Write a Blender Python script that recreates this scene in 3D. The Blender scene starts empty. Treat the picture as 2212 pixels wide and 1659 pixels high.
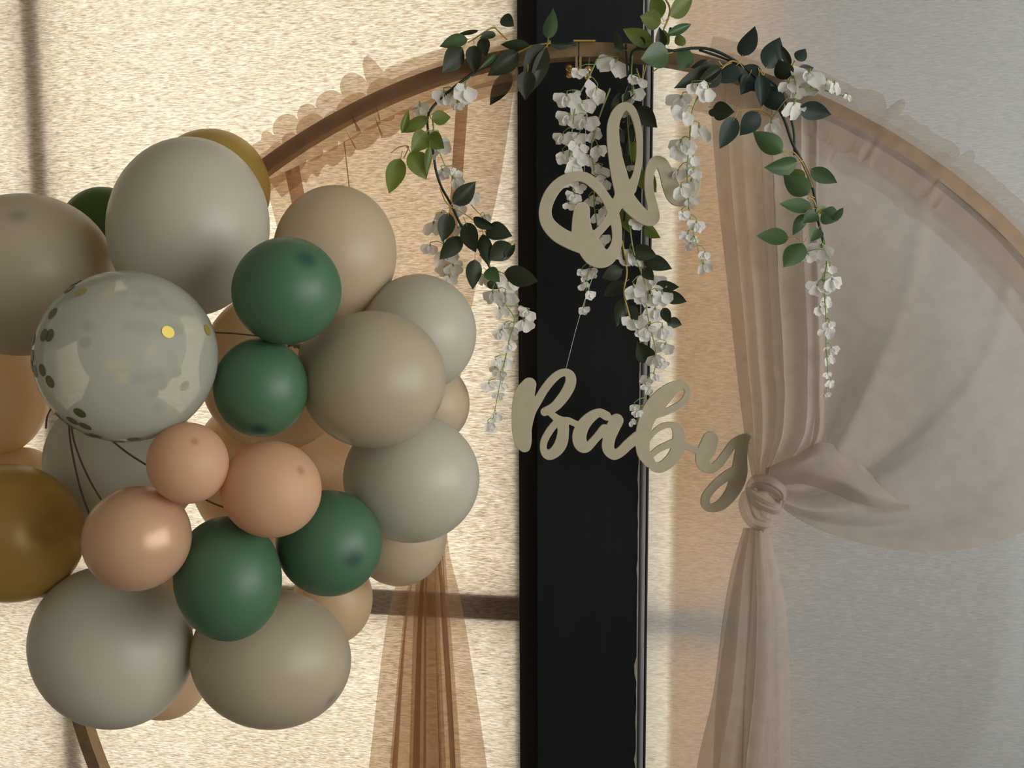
import bpy, bmesh, math, random
import numpy as np
from mathutils import Vector, Matrix
random.seed(7)
sc = bpy.context.scene
COL = sc.collection

# ------------------------------------------------------------------ camera
F, CX, CY = 1600.0, 1106.0, 829.5            # focal length and centre in pixels of a 2212 x 1659 frame
YAW, PITCH, ROLL = math.radians(7.642), math.radians(-5.036), math.radians(-0.27)
C0 = Vector((0.0, 0.0, 1.72))
_f = Vector((-math.sin(YAW)*math.cos(PITCH), math.cos(YAW)*math.cos(PITCH), math.sin(PITCH)))
_r = Vector((math.cos(YAW), math.sin(YAW), 0.0))
_u = _r.cross(_f)
RGT = _r*math.cos(ROLL) + _u*math.sin(ROLL)
UP = _u*math.cos(ROLL) - _r*math.sin(ROLL)
FWD = _f
cam_d = bpy.data.cameras.new('camera')
cam_d.sensor_width = 36.0
cam_d.lens = F/2212.0*36.0
cam_d.clip_start = 0.05
cam = bpy.data.objects.new('camera', cam_d)
COL.objects.link(cam)
cam.matrix_world = Matrix(((RGT.x, UP.x, -FWD.x, C0.x), (RGT.y, UP.y, -FWD.y, C0.y), (RGT.z, UP.z, -FWD.z, C0.z), (0, 0, 0, 1)))
sc.camera = cam

# ------------------------------------------------------------------ sky, lights, exposure
world = bpy.data.worlds.new('sky')
sc.world = world
world.use_nodes = True
bg = world.node_tree.nodes['Background']
bg.inputs['Color'].default_value = (1.0, 0.95, 0.87, 1)
bg.inputs['Strength'].default_value = 2.55

def area(name, loc, target, sx, sy, power, col):
    l = bpy.data.lights.new(name, 'AREA')
    l.shape = 'RECTANGLE'; l.size = sx; l.size_y = sy; l.energy = power; l.color = col
    o = bpy.data.objects.new(name, l); COL.objects.link(o)
    o.location = loc
    o.rotation_euler = (Vector(target) - Vector(loc)).to_track_quat('-Z', 'Y').to_euler()
    return o
# daylight through the side window in the right-hand wall
area('side_window_daylight', (2.28, -0.12, 1.75), (0.0, -0.12, 1.60), 3.0, 1.5, 33.0, (0.97, 0.985, 1.0))

vs = sc.view_settings
vs.view_transform = 'Standard'; vs.look = 'None'; vs.gamma = 1.0; vs.use_curve_mapping = False
vs.exposure = 0.0
sc.cycles.use_denoising = True
sc.cycles.transparent_max_bounces = 32
sc.cycles.max_bounces = 12
sc.cycles.diffuse_bounces = 6
sc.cycles.transmission_bounces = 8

# ------------------------------------------------------------------ pixel -> place helpers
PH = -0.08284933
HN = Vector((math.sin(PH), math.cos(PH), 0.0))        # normal of the hoop's plane
HT = Vector((math.cos(PH), -math.sin(PH), 0.0))       # its horizontal direction
HC, HZ, HR = 0.0635574, -0.58645482, 1.07978936       # hoop centre (along HT, above the camera) and radius
HD = 1.45                                             # hoop plane's distance from the camera
def ray(px, py):
    return FWD + RGT*((px-CX)/F) - UP*((py-CY)/F)
def P(px, py, d=HD):                                  # on a plane parallel to the hoop
    v = ray(px, py)
    return C0 + v*(d/v.dot(HN))
def W(px, py, Y):                                     # on a plane parallel to the window wall
    v = ray(px, py)
    return C0 + v*(Y/v.y)

# ------------------------------------------------------------------ object helpers
WORLD = {}
def finish(o, parent=None, world=None):
    world = world or Matrix.Identity(4)
    WORLD[o] = world
    o.parent = parent
    if parent is not None:
        o.matrix_parent_inverse = WORLD[parent].inverted()
    o.matrix_basis = world
    COL.objects.link(o)
    return o
def tag(o, label=None, cat=None, group=None, kind=None):
    for k, v in (('label', label), ('category', cat), ('group', group), ('kind', kind)):
        if v: o[k] = v
    return o
def empty(name, loc, label=None, cat=None, group=None, kind=None):
    o = bpy.data.objects.new(name, None); o.empty_display_size = 0.05
    finish(o, None, Matrix.Translation(loc))
    return tag(o, label, cat, group, kind)
def mesh(name, verts, faces, mats, parent=None, origin=None, smooth=True, fmat=None):
    origin = Vector(origin) if origin is not None else Vector((0, 0, 0))
    me = bpy.data.meshes.new(name)
    me.from_pydata([tuple(Vector(v)-origin) for v in verts], [], faces)
    for m in (mats if isinstance(mats, (list, tuple)) else [mats]): me.materials.append(m)
    if smooth: me.polygons.foreach_set('use_smooth', [True]*len(me.polygons))
    if fmat: me.polygons.foreach_set('material_index', fmat)
    me.update()
    o = bpy.data.objects.new(name, me)
    return finish(o, parent, Matrix.Translation(origin))
def box(name, lo, hi, mat, parent=None, kind=None, bevel=0.0, label=None, cat=None):
    lo = Vector(lo); hi = Vector(hi); c = (lo+hi)/2; s = hi-lo
    bm = bmesh.new(); bmesh.ops.create_cube(bm, size=1.0)
    bmesh.ops.scale(bm, vec=s, verts=bm.verts)
    if bevel: bmesh.ops.bevel(bm, geom=bm.edges[:], offset=bevel, segments=2, affect='EDGES')
    me = bpy.data.meshes.new(name); bm.to_mesh(me); bm.free(); me.materials.append(mat)
    o = finish(bpy.data.objects.new(name, me), parent, Matrix.Translation(c))
    return tag(o, label, cat, None, kind)
def catmull(pts, n):
    """n points evenly spread by parameter through the control points (tuples of any length)"""
    p = np.array(pts, float)
    if len(p) == 2:
        t = np.linspace(0, 1, n)[:, None]; return p[0]*(1-t)+p[1]*t
    q = np.vstack([2*p[0]-p[1], p, 2*p[-1]-p[-2]])
    seg = np.linalg.norm(np.diff(p, axis=0), axis=1); s = np.concatenate([[0], np.cumsum(seg)])/max(seg.sum(), 1e-9)
    out = []
    for t in np.linspace(0, 1, n):
        i = min(int(np.searchsorted(s, t, side='right'))-1, len(p)-2); i = max(i, 0)
        x = (t-s[i])/max(s[i+1]-s[i], 1e-9)
        a, b, c, d = q[i], q[i+1], q[i+2], q[i+3]
        out.append(0.5*((2*b)+(c-a)*x+(2*a-5*b+4*c-d)*x*x+(3*b-a-3*c+d)*x**3))
    return np.array(out)
def tube_geo(pts, rads, sides=6):
    pts = [Vector(p) for p in pts]; n = len(pts)
    if not isinstance(rads, (list, tuple)): rads = [rads]*n
    V, Fc = [], []
    ref = Vector((0.31, 0.83, 0.46))
    for i, p in enumerate(pts):
        t = (pts[min(i+1, n-1)]-pts[max(i-1, 0)]).normalized()
        a = t.cross(ref).normalized(); b = t.cross(a)
        for k in range(sides):
            w = 2*math.pi*k/sides
            V.append(p + (a*math.cos(w)+b*math.sin(w))*rads[i])
    for i in range(n-1):
        for k in range(sides):
            k2 = (k+1) % sides
            Fc.append((i*sides+k, i*sides+k2, (i+1)*sides+k2, (i+1)*sides+k))
    Fc.append(tuple(range(sides))[::-1]); Fc.append(tuple((n-1)*sides+k for k in range(sides)))
    return V, Fc
def join_geo(*gs):
    V, Fc = [], []
    for v, f in gs:
        o = len(V); V += list(v); Fc += [tuple(i+o for i in q) for q in f]
    return V, Fc

# ------------------------------------------------------------------ materials
def newmat(name):
    m = bpy.data.materials.new(name); m.use_nodes = True
    nt = m.node_tree; nt.nodes.clear()
    return m, nt, nt.nodes.new('ShaderNodeOutputMaterial')
def L(nt, a, ao, b, bi): nt.links.new(a.outputs[ao], b.inputs[bi])
def noise_color(nt, c1, c2, scale, mapping=(1, 1, 1), detail=2.0, lo=0.35, hi=0.65, coord='Object'):
    tc = nt.nodes.new('ShaderNodeTexCoord'); mp = nt.nodes.new('ShaderNodeMapping')
    mp.inputs['Scale'].default_value = mapping
    nz = nt.nodes.new('ShaderNodeTexNoise'); nz.inputs['Scale'].default_value = scale; nz.inputs['Detail'].default_value = detail
    cr = nt.nodes.new('ShaderNodeValToRGB')
    cr.color_ramp.elements[0].position = lo; cr.color_ramp.elements[0].color = (*c1, 1)
    cr.color_ramp.elements[1].position = hi; cr.color_ramp.elements[1].color = (*c2, 1)
    L(nt, tc, coord, mp, 'Vector'); L(nt, mp, 'Vector', nz, 'Vector'); L(nt, nz, 'Fac', cr, 'Fac')
    return cr
def solid(name, c1, c2=None, rough=0.6, metal=0.0, scale=20, mapping=(1, 1, 1), spec=0.5):
    m, nt, out = newmat(name)
    p = nt.nodes.new('ShaderNodeBsdfPrincipled')
    cr = noise_color(nt, c1, c2 or tuple(min(1, x*1.15) for x in c1), scale, mapping)
    L(nt, cr, 'Color', p, 'Base Color')
    p.inputs['Roughness'].default_value = rough; p.inputs['Metallic'].default_value = metal
    p.inputs['Specular IOR Level'].default_value = spec
    L(nt, p, 'BSDF', out, 'Surface')
    return m
def cloth(name, c1, c2, trans=0.5, gloss=0.0, scale=40, rough=0.45):
    """thin sheet that lets light through: diffuse + translucent + a little sheen"""
    m, nt, out = newmat(name)
    cr = noise_color(nt, c1, c2, scale)
    d = nt.nodes.new('ShaderNodeBsdfDiffuse'); t = nt.nodes.new('ShaderNodeBsdfTranslucent')
    mx = nt.nodes.new('ShaderNodeMixShader'); mx.inputs['Fac'].default_value = trans
    L(nt, cr, 'Color', d, 'Color'); L(nt, cr, 'Color', t, 'Color')
    L(nt, d, 'BSDF', mx, 1); L(nt, t, 'BSDF', mx, 2)
    last = mx
    if gloss:
        g = nt.nodes.new('ShaderNodeBsdfGlossy'); g.inputs['Roughness'].default_value = rough
        m2 = nt.nodes.new('ShaderNodeMixShader'); m2.inputs['Fac'].default_value = gloss
        L(nt, mx, 'Shader', m2, 1); L(nt, g, 'BSDF', m2, 2); last = m2
    L(nt, last, 'Shader', out, 'Surface')
    return m
def blind_mat(name, ta, tb, da, db, trans, line_gap=0.0):
    """woven slub fabric: long thin horizontal yarns of uneven thickness"""
    m, nt, out = newmat(name)
    tc = nt.nodes.new('ShaderNodeTexCoord')
    def nz(scale, mp, detail, dist=0.0):
        a = nt.nodes.new('ShaderNodeMapping'); a.inputs['Scale'].default_value = mp
        n = nt.nodes.new('ShaderNodeTexNoise'); n.inputs['Scale'].default_value = scale
        n.inputs['Detail'].default_value = detail; n.inputs['Distortion'].default_value = dist
        L(nt, tc, 'Object', a, 'Vector'); L(nt, a, 'Vector', n, 'Vector'); return n
    n1 = nz(1.0, (52, 1, 400), 2.5, 0.6)
    n2 = nz(1.0, (14, 1, 60), 2.0)
    n3 = nz(1.0, (2.2, 1, 1.3), 1.0)
    ad = nt.nodes.new('ShaderNodeMath'); ad.operation = 'MULTIPLY_ADD'; ad.inputs[1].default_value = 0.15
    L(nt, n2, 'Fac', ad, 0); L(nt, n1, 'Fac', ad, 2)
    a2 = nt.nodes.new('ShaderNodeMath'); a2.operation = 'MULTIPLY_ADD'; a2.inputs[1].default_value = 0.15
    L(nt, n3, 'Fac', a2, 0); L(nt, ad, 'Value', a2, 2)
    def ramp(c1, c2, lo, hi):
        cr = nt.nodes.new('ShaderNodeValToRGB')
        cr.color_ramp.elements[0].position = lo; cr.color_ramp.elements[0].color = (*c1, 1)
        cr.color_ramp.elements[1].position = hi; cr.color_ramp.elements[1].color = (*c2, 1)
        L(nt, a2, 'Value', cr, 'Fac'); return cr
    cT = ramp(ta, tb, 0.44, 0.84); cD = ramp(da, db, 0.42, 0.9)
    d = nt.nodes.new('ShaderNodeBsdfDiffuse'); t = nt.nodes.new('ShaderNodeBsdfTranslucent')
    mx = nt.nodes.new('ShaderNodeMixShader'); mx.inputs['Fac'].default_value = trans
    if line_gap:                                                # paler vertical lines in the fabric colour at even spacing
        sx = nt.nodes.new('ShaderNodeSeparateXYZ'); L(nt, tc, 'Object', sx, 'Vector')
        ms = [('DIVIDE', line_gap), ('FRACT', None), ('LESS_THAN', 0.03), ('MULTIPLY', 0.16)]; prev = (sx, 'X')
        for op, v in ms:
            q = nt.nodes.new('ShaderNodeMath'); q.operation = op; L(nt, prev[0], prev[1], q, 0)
            if v is not None: q.inputs[1].default_value = v
            prev = (q, 'Value')
        mc = nt.nodes.new('ShaderNodeMixRGB'); mc.inputs['Color2'].default_value = (1, 1, 1, 1)
        L(nt, prev[0], 'Value', mc, 'Fac'); L(nt, cD, 'Color', mc, 'Color1'); cD = mc
    L(nt, cD, 'Color', d, 'Color'); L(nt, cT, 'Color', t, 'Color')
    L(nt, d, 'BSDF', mx, 1); L(nt, t, 'BSDF', mx, 2); L(nt, mx, 'Shader', out, 'Surface')
    return m
def sheer_mat(name, col, tint, op, trans):
    m, nt, out = newmat(name)
    cr = noise_color(nt, tuple(c*0.9 for c in col), col, 30, (1, 1, 1))
    d = nt.nodes.new('ShaderNodeBsdfDiffuse'); t = nt.nodes.new('ShaderNodeBsdfTranslucent')
    mx = nt.nodes.new('ShaderNodeMixShader'); mx.inputs['Fac'].default_value = trans
    L(nt, cr, 'Color', d, 'Color'); L(nt, cr, 'Color', t, 'Color')
    L(nt, d, 'BSDF', mx, 1); L(nt, t, 'BSDF', mx, 2)
    tr = nt.nodes.new('ShaderNodeBsdfTransparent'); tr.inputs['Color'].default_value = (*tint, 1)
    m2 = nt.nodes.new('ShaderNodeMixShader'); m2.inputs['Fac'].default_value = op
    L(nt, tr, 'BSDF', m2, 1); L(nt, mx, 'Shader', m2, 2); L(nt, m2, 'Shader', out, 'Surface')
    return m
def balloon_mat(name, col, tip, trans, rough=0.38, metal=0.0, spec=0.5):
    m, nt, out = newmat(name)
    at = nt.nodes.new('ShaderNodeAttribute'); at.attribute_name = 'thick_rubber'
    cr = noise_color(nt, tuple(c*0.94 for c in col), col, 6)
    mc = nt.nodes.new('ShaderNodeMixRGB'); mc.inputs['Color2'].default_value = (*tip, 1)
    L(nt, at, 'Fac', mc, 'Fac'); L(nt, cr, 'Color', mc, 'Color1')
    p = nt.nodes.new('ShaderNodeBsdfPrincipled'); p.inputs['Roughness'].default_value = rough; p.inputs['Metallic'].default_value = metal
    p.inputs['Specular IOR Level'].default_value = spec
    t = nt.nodes.new('ShaderNodeBsdfTranslucent')
    mx = nt.nodes.new('ShaderNodeMixShader'); mx.inputs['Fac'].default_value = trans
    L(nt, mc, 'Color', p, 'Base Color'); L(nt, mc, 'Color', t, 'Color')
    L(nt, p, 'BSDF', mx, 1); L(nt, t, 'BSDF', mx, 2); L(nt, mx, 'Shader', out, 'Surface')
    return m

M = {}
M['plaster'] = solid('pale_plaster', (0.50, 0.48, 0.44), (0.55, 0.53, 0.49), 0.9, scale=8)
M['floor'] = solid('grey_floor', (0.22, 0.20, 0.18), (0.27, 0.25, 0.22), 0.6, scale=5)
M['tan_wall'] = solid('tan_render', (0.50, 0.37, 0.24), (0.56, 0.42, 0.28), 0.9, scale=6)
M['pillar'] = solid('blue_black_paint', (0.0045, 0.0085, 0.0115), (0.0065, 0.0115, 0.015), 0.55, scale=30, mapping=(1, 1, 0.1), spec=0.35)
M['pillar_edge'] = solid('brown_black_paint', (0.013, 0.010, 0.009), (0.018, 0.014, 0.012), 0.6, scale=30, mapping=(1, 1, 0.1), spec=0.3)
M['grey_trim'] = solid('grey_plastic_trim', (0.24, 0.245, 0.27), (0.32, 0.325, 0.35), 0.35, scale=25, mapping=(1, 1, 0.2))
M['dark_gap'] = solid('dark_grey_seal', (0.02, 0.02, 0.024), (0.03, 0.03, 0.035), 0.5)
M['flake'] = solid('torn_white_film', (0.42, 0.42, 0.40), (0.5, 0.5, 0.48), 0.7)
M['winframe'] = solid('brown_window_frame', (0.36, 0.28, 0.20), (0.42, 0.33, 0.24), 0.5)
M['blind_left'] = blind_mat('cream_slub_blind', (0.36, 0.28, 0.185), (1.0, 0.93, 0.76), (0.40, 0.36, 0.28), (0.60, 0.56, 0.48), 0.56)
M['blind_right'] = blind_mat('grey_slub_blind', (0.56, 0.43, 0.26), (1.0, 0.96, 0.80), (0.745, 0.80, 0.80), (0.885, 0.94, 0.945), 0.43, 0.064)
M['added_cloth'] = cloth('added_ochre_cloth', (0.52, 0.295, 0.065), (0.58, 0.335, 0.085), 0.8)
M['gold'] = solid('brushed_gold', (0.25, 0.17, 0.088), (0.32, 0.22, 0.115), 0.48, 0.5, scale=40)
M['brass'] = solid('polished_brass', (0.62, 0.45, 0.22), (0.75, 0.55, 0.3), 0.2, 1.0)
M['sheer_left'] = sheer_mat('taupe_organza_left', (0.44, 0.30, 0.20), (0.92, 0.81, 0.70), 0.42, 0.55)
M['sheer_right'] = sheer_mat('taupe_organza_right', (0.56, 0.505, 0.45), (0.92, 0.87, 0.82), 0.50, 0.35)
M['sheer_head'] = sheer_mat('taupe_organza_header', (0.56, 0.505, 0.45), (0.92, 0.87, 0.82), 0.30, 0.35)
M['sign'] = solid('pale_mdf', (0.50, 0.45, 0.32), (0.53, 0.48, 0.34), 0.75, scale=60)
M['thread'] = solid('clear_thread', (0.6, 0.6, 0.6), (0.7, 0.7, 0.7), 0.2)
M['string'] = solid('brown_string', (0.10, 0.065, 0.035), (0.14, 0.09, 0.05), 0.7)
M['leaf_dark'] = cloth('dark_leaf', (0.020, 0.032, 0.014), (0.048, 0.062, 0.032), 0.22, 0.03, 60)
M['leaf_cool_lit'] = cloth('cool_lit_leaf', (0.016, 0.034, 0.028), (0.036, 0.062, 0.050), 0.2, 0.03, 60)  # cool daylight on the right garland put into the leaf colour
M['leaf_mid'] = cloth('mid_green_leaf', (0.055, 0.125, 0.045), (0.10, 0.19, 0.075), 0.35, 0.05, 60)
M['leaf_light'] = cloth('light_green_leaf', (0.13, 0.20, 0.025), (0.20, 0.28, 0.05), 0.5, 0.04, 60)
M['vine'] = solid('dark_green_vine', (0.012, 0.026, 0.018), (0.022, 0.04, 0.028), 0.5)
M['yellow_stalk'] = solid('ochre_stalk', (0.48, 0.33, 0.07), (0.56, 0.40, 0.10), 0.6)
M['green_stalk'] = solid('pale_green_stalk', (0.22, 0.32, 0.09), (0.30, 0.40, 0.13), 0.6)
M['petal'] = cloth('white_petal', (0.86, 0.86, 0.83), (0.94, 0.94, 0.91), 0.38, 0.0, 60)

# ------------------------------------------------------------------ the room
YB = 1.80                                        # plane of the roller blinds
XL, XR, YF, ZC = -3.0, 2.2, -2.6, 3.0
box('floor', (XL-.1, YF-.1, -0.1), (XR+.1, 2.5, 0.0), M['floor'], kind='structure')
box('ceiling', (XL-.1, YF-.1, ZC), (XR+.1, 2.5, ZC+.1), M['plaster'], kind='structure')
box('wall_left', (XL-.1, YF, 0), (XL, 2.5, ZC), M['plaster'], kind='structure')
box('wall_front', (XL-.1, YF-.1, 0), (XR+.1, YF, ZC), M['plaster'], kind='structure')
wr = empty('wall_right', (XR, 0, 0), kind='structure')
box('pier', (XR, YF, 0), (XR+.1, -1.7, ZC), M['plaster'], wr)
box('pier', (XR, 1.4, 0), (XR+.1, 2.5, ZC), M['plaster'], wr)
box('apron', (XR, -1.7, 0), (XR+.1, 1.4, 0.95), M['plaster'], wr)
box('lintel', (XR, -1.7, 2.55), (XR+.1, 1.4, ZC), M['plaster'], wr)
w1 = empty('window_1', (XR, -0.15, 0.95), kind='structure')
for nm, lo, hi in (('jamb', (XR+.03, -1.7, 0.95), (XR+.06, -1.65, 2.55)), ('jamb', (XR+.03, 1.35, 0.95), (XR+.06, 1.4, 2.55)),
                   ('sill', (XR+.03, -1.65, 0.95), (XR+.06, 1.35, 1.0)), ('head', (XR+.03, -1.65, 2.5), (XR+.06, 1.35, 2.55))):
    box(nm, lo, hi, M['winframe'], w1)

# the window wall behind the blinds
xpl = W(1120, 800, 1.66).x; xpr = W(1402, 800, 1.66).x            # pillar edges
def wx(px, Y=YB, py=830): return W(px, py, Y).x
def wz(py, Y=YB, px=960): return W(px, py, Y).z
# pillar: dark painted column with a stepped left edge and a plastic trim down its right edge
pil = empty('wall_pillar', (W(1260, 830, 1.62).x, 1.62, 0), kind='structure')
box('face_board', (W(1159, 800, 1.62).x, 1.62, 0), (W(1384, 800, 1.62).x, 1.88, ZC), M['pillar'], pil, bevel=0.002)
box('edge_board', (xpl, 1.66, 0), (W(1162, 800, 1.62).x, 1.88, ZC), M['pillar_edge'], pil, bevel=0.002)
def trim_geo(pxa, pxb, Y, bulge, n=7):
    V, Fc = [], []
    for zi, z in enumerate((0.0, ZC)):
        for k in range(n+1):
            a = k/n; x = wx(pxa, Y)*(1-a)+wx(pxb, Y)*a
            V.append((x, Y-bulge*math.sin(math.pi*a), z))
    for k in range(n): Fc.append((k, k+1, n+2+k, n+1+k))
    return V, Fc
xa = W(1383, 800, 1.62).x
mesh('edge_trim', *trim_geo(1383, 1398, 1.635, 0.006), M['grey_trim'], pil)
mesh('edge_trim', *trim_geo(1397, 1404, 1.645, 0.003), M['dark_gap'], pil)
box('return_board', (W(1384, 800, 1.62).x, 1.65, 0), (xpr, 1.81, ZC), M['pillar_edge'], pil)
# torn film edge along the pillar's right side
rng = random.Random(3); V = []; Fc = []; n = 150
for i in range(n):
    z = ZC*i/(n-1); tear = 1.0 if rng.random() < 0.4 else 0.25
    if z > 1.5: tear *= 0.5
    w = 0.0012+0.006*rng.random()**2*tear
    V += [(xa+0.001, 1.6188, z), (xa-w, 1.6185, z), ]
for i in range(n-1): Fc.append((2*i, 2*i+1, 2*i+3, 2*i+2))
mesh('torn_film', V, Fc, M['flake'], pil, smooth=False)

# left window: openings to the sky with mullion and transom, right window: a narrow light beside the pillar
w2 = empty('window_2', (-1.2, 2.1, 0), kind='structure')
def bar(pxa, pxb, y0, y1, z0, z1, par, nm='mullion'): box(nm, (pxa, y0, z0), (pxb, y1, z1), M['winframe'], par)
# leaning on the photograph: mullion set back from the blind (soft shade), transom right behind it (crisp shade)
bar(wx(68, 1.82, 300), wx(112, 1.82, 300), 1.818, 1.87, 0, ZC, w2)
bar(-2.2, -2.13, 1.86, 1.92, 0, ZC, w2)
zt0, zt1 = wz(1342, 1.804, 1118), wz(1285, 1.804, 1118)
bar(XL, xpl, 1.803, 1.86, zt0, zt1, w2, 'transom')
bar(wx(1109, 1.81), xpl+0.02, 1.812, 1.9, 0, ZC, w2, 'jamb')
w3 = empty('window_3', (0.3, 2.1, 0), kind='structure')
xo = wx(1535, 1.84)
bar(xpr-0.03, xo+0.2, 1.84, 1.90, wz(1362, 1.84, 1420), wz(1302, 1.84, 1420), w3, 'transom')
box('wall_back', (xo+0.075, 1.93, 0), (XR, 2.2, ZC), M['tan_wall'], kind='structure')

# roller blinds
def blind(name, x0, x1, mat, label):
    e = empty(name, ((x0+x1)/2, YB, 0.06), label, 'blind')
    nx, nz = 40, 20; V = []; Fc = []
    for j in range(nz+1):
        for i in range(nx+1):
            x = x0+(x1-x0)*i/nx; z = 0.08+(ZC-0.14)*j/nz
            V.append((x, YB+0.0012*math.sin(x*9+z*1.3), z))
    for j in range(nz):
        for i in range(nx): a = j*(nx+1)+i; Fc.append((a, a+1, a+nx+2, a+nx+1))
    mesh('fabric', V, Fc, mat, e)
    box('hem_bar', (x0, YB-.008, 0.06), (x1, YB+.006, 0.085), M['winframe'], e)
    mesh('roller_tube', *tube_geo([(x0, YB-.02, ZC-.05), (x1, YB-.02, ZC-.05)], 0.025, 14), M['plaster'], e)
    return e
blind('roller_blind', XL, xpl+0.012, M['blind_left'], 'cream slub roller blind glowing with daylight behind the balloons')
blind('roller_blind', xpr-0.012, XR, M['blind_right'], 'grey slub roller blind behind the right-hand drape, bright beside the dark pillar')
# added ochre cloth, unseen behind the right-hand blind, tinting the light through it
xl0 = wx(1453, YB)
V = [(xl0, YB+.014, .08), (XR, YB+.014, .08), (XR, YB+.014, ZC-.06), (xl0, YB+.014, ZC-.06)]
o = mesh('added_panel', V, [(0, 1, 2, 3)], M['added_cloth'])
tag(o, 'ochre cloth added unseen behind the blind to tint its glow right of the bright strip', 'added_cloth')

# ------------------------------------------------------------------ hoop
_H = [(580, 357), (739, 263), (847, 207), (1045, 136), (1252, 103), (1377, 117), (1503, 140), (1836, 265), (1941, 325), (2031, 388), (2122, 454), (2197, 520), (183, 1564), (212, 1659)]
_ad = []
for p in _H:
    q = P(*p)-C0; a = math.atan2(q.z-HZ, q.dot(HT)-HC)
    _ad.append((a % (2*math.pi), math.hypot(q.z-HZ, q.dot(HT)-HC)-HR))
_ad += [(math.radians(178), 0.0), (math.radians(230), 0.0), (math.radians(310), 0.0), (math.radians(355), 0.006)]
_ad.sort()
_aa = np.array([a for a, _ in _ad]); _dd = np.array([d for _, d in _ad])
_ga = np.linspace(0, 2*math.pi, 721)[:-1]
_gd = np.interp(_ga, _aa, _dd, period=2*math.pi)
_k = np.ones(41)/41
for _ in range(2): _gd = np.convolve(np.concatenate([_gd[-20:], _gd, _gd[:20]]), _k, 'valid')
def hoop_r(a): return HR+float(np.interp(a % (2*math.pi), _ga, _gd, period=2*math.pi))
HOOP0 = C0 + HN*HD
def hoop_pt(a, dr=0.0, dd=0.0):
    r = hoop_r(a)+dr
    b = C0 + HT*(HC+r*math.cos(a)) + HN*(HD+dd)
    b.z = C0.z+HZ+r*math.sin(a)
    return b
def hoop_ang(px, py, d=HD):
    q = P(px, py, d)-C0
    return math.atan2(q.z-HZ, q.dot(HT)-HC)
hb = hoop_pt(-math.pi/2); hb.z = 0
hoop = empty('hoop_stand', hb, 'gold round metal backdrop hoop draped with sheer cloth and greenery', 'backdrop stand')
V, Fc = [], []
N = 240; prof = [(-.0125, -.013), (-.0135, -.012), (-.0135, .012), (-.0125, .013), (.0125, .013), (.0135, .012), (.0135, -.012), (.0125, -.013)]
for i in range(N):
    a = 2*math.pi*i/N
    for dr, dd in prof: V.append(hoop_pt(a, dr, dd))
m8 = len(prof)
for i in range(N):
    for k in range(m8):
        Fc.append((i*m8+k, i*m8+(k+1) % m8, ((i+1) % N)*m8+(k+1) % m8, ((i+1) % N)*m8+k))
o = mesh('ring', V, Fc, M['gold'], hoop, hb, smooth=False)
box('foot', hb+Vector((-.30, -.03, 0)), hb+Vector((.30, .03, 0.045)), M['gold'], hoop, bevel=.004)
for sx in (-.3, .3): box('foot', hb+Vector((sx-.025, -.25, 0)), hb+Vector((sx+.025, .25, 0.03)), M['gold'], hoop, bevel=.004)
# joint clamp under the crown of the hoop
aj = hoop_ang(1250, 104); jp = hoop_pt(aj, -0.0135, -0.004)
for k in (-1, 1):
    x = k*0.0035
    box('clamp_plate', jp+Vector((x-.0022, -.012, -.037)), jp+Vector((x+.0022, .012, .0)), M['brass'], hoop, bevel=.0006)
def disc_geo(c, ax, r, h, n=16):
    return tube_geo([c-ax*h/2, c+ax*h/2], r, n)
for k, zz in ((-1, -.022), (1, -.026)):
    c = jp+Vector((k*.013, -.002, zz))
    g = join_geo(disc_geo(c, Vector((1, 0, 0)), .0055, .012), disc_geo(c+Vector((k*.004, 0, .006)), Vector((0, 1, 0)), .008, .003), disc_geo(c+Vector((k*.004, 0, -.007)), Vector((0, 1, 0)), .007, .003))
    mesh('wing_nut', *g, M['brass'], hoop)
box('joint_seam', hoop_pt(aj, 0.0, -.0136)+Vector((-.0008, -.0006, -.0135)), hoop_pt(aj, 0, -.0136)+Vector((.0008, .0004, .0135)), M['dark_gap'], hoop)

# ------------------------------------------------------------------ drapes
def loft(cols, nu, nv, fold=None, name='panel', mat=None, parent=None):
    """cols: polylines of (px, py, d); fold(s, v) -> (shift along u, shift in d)"""
    C = np.array([catmull(c, nv) for c in cols])                 # k, nv, 3
    k = len(cols)
    V = []
    us = np.linspace(0, 1, nu)
    for j in range(nv):
        row = C[:, j, :]; v = j/(nv-1)
        rr = catmull([tuple(x) for x in row], 200)
        for s in us:
            du, dd = fold(s, v) if fold else (0, 0)
            t = min(1.0, max(0.0, s+du))*199; i = int(min(198, math.floor(t))); x = t-i
            q = rr[i]*(1-x)+rr[i+1]*x
            V.append(P(q[0], q[1], q[2]+dd))
    Fc = [(j*nu+i, j*nu+i+1, (j+1)*nu+i+1, (j+1)*nu+i) for j in range(nv-1) for i in range(nu-1)]
    return mesh(name, V, Fc, mat, parent)
def folds(m, a, b, seed, wander=0.25, vgrow=0.0):
    rg = random.Random(seed); ph = [rg.uniform(0, 6.28) for _ in range(4)]
    def f(s, v):
        w = 2*math.pi*(m*s + wander*math.sin(2*math.pi*1.3*s+ph[0]) + wander*0.7*math.sin(2*math.pi*2.9*s+ph[1]))
        w += 0.35*math.sin(3.0*v+ph[2])
        g = 1+vgrow*v
        am = 0.6+0.4*math.sin(2*math.pi*1.7*s+ph[3])
        return a*am*g*math.sin(w)/(2*math.pi*m), b*am*g*math.cos(w)
    return f
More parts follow.
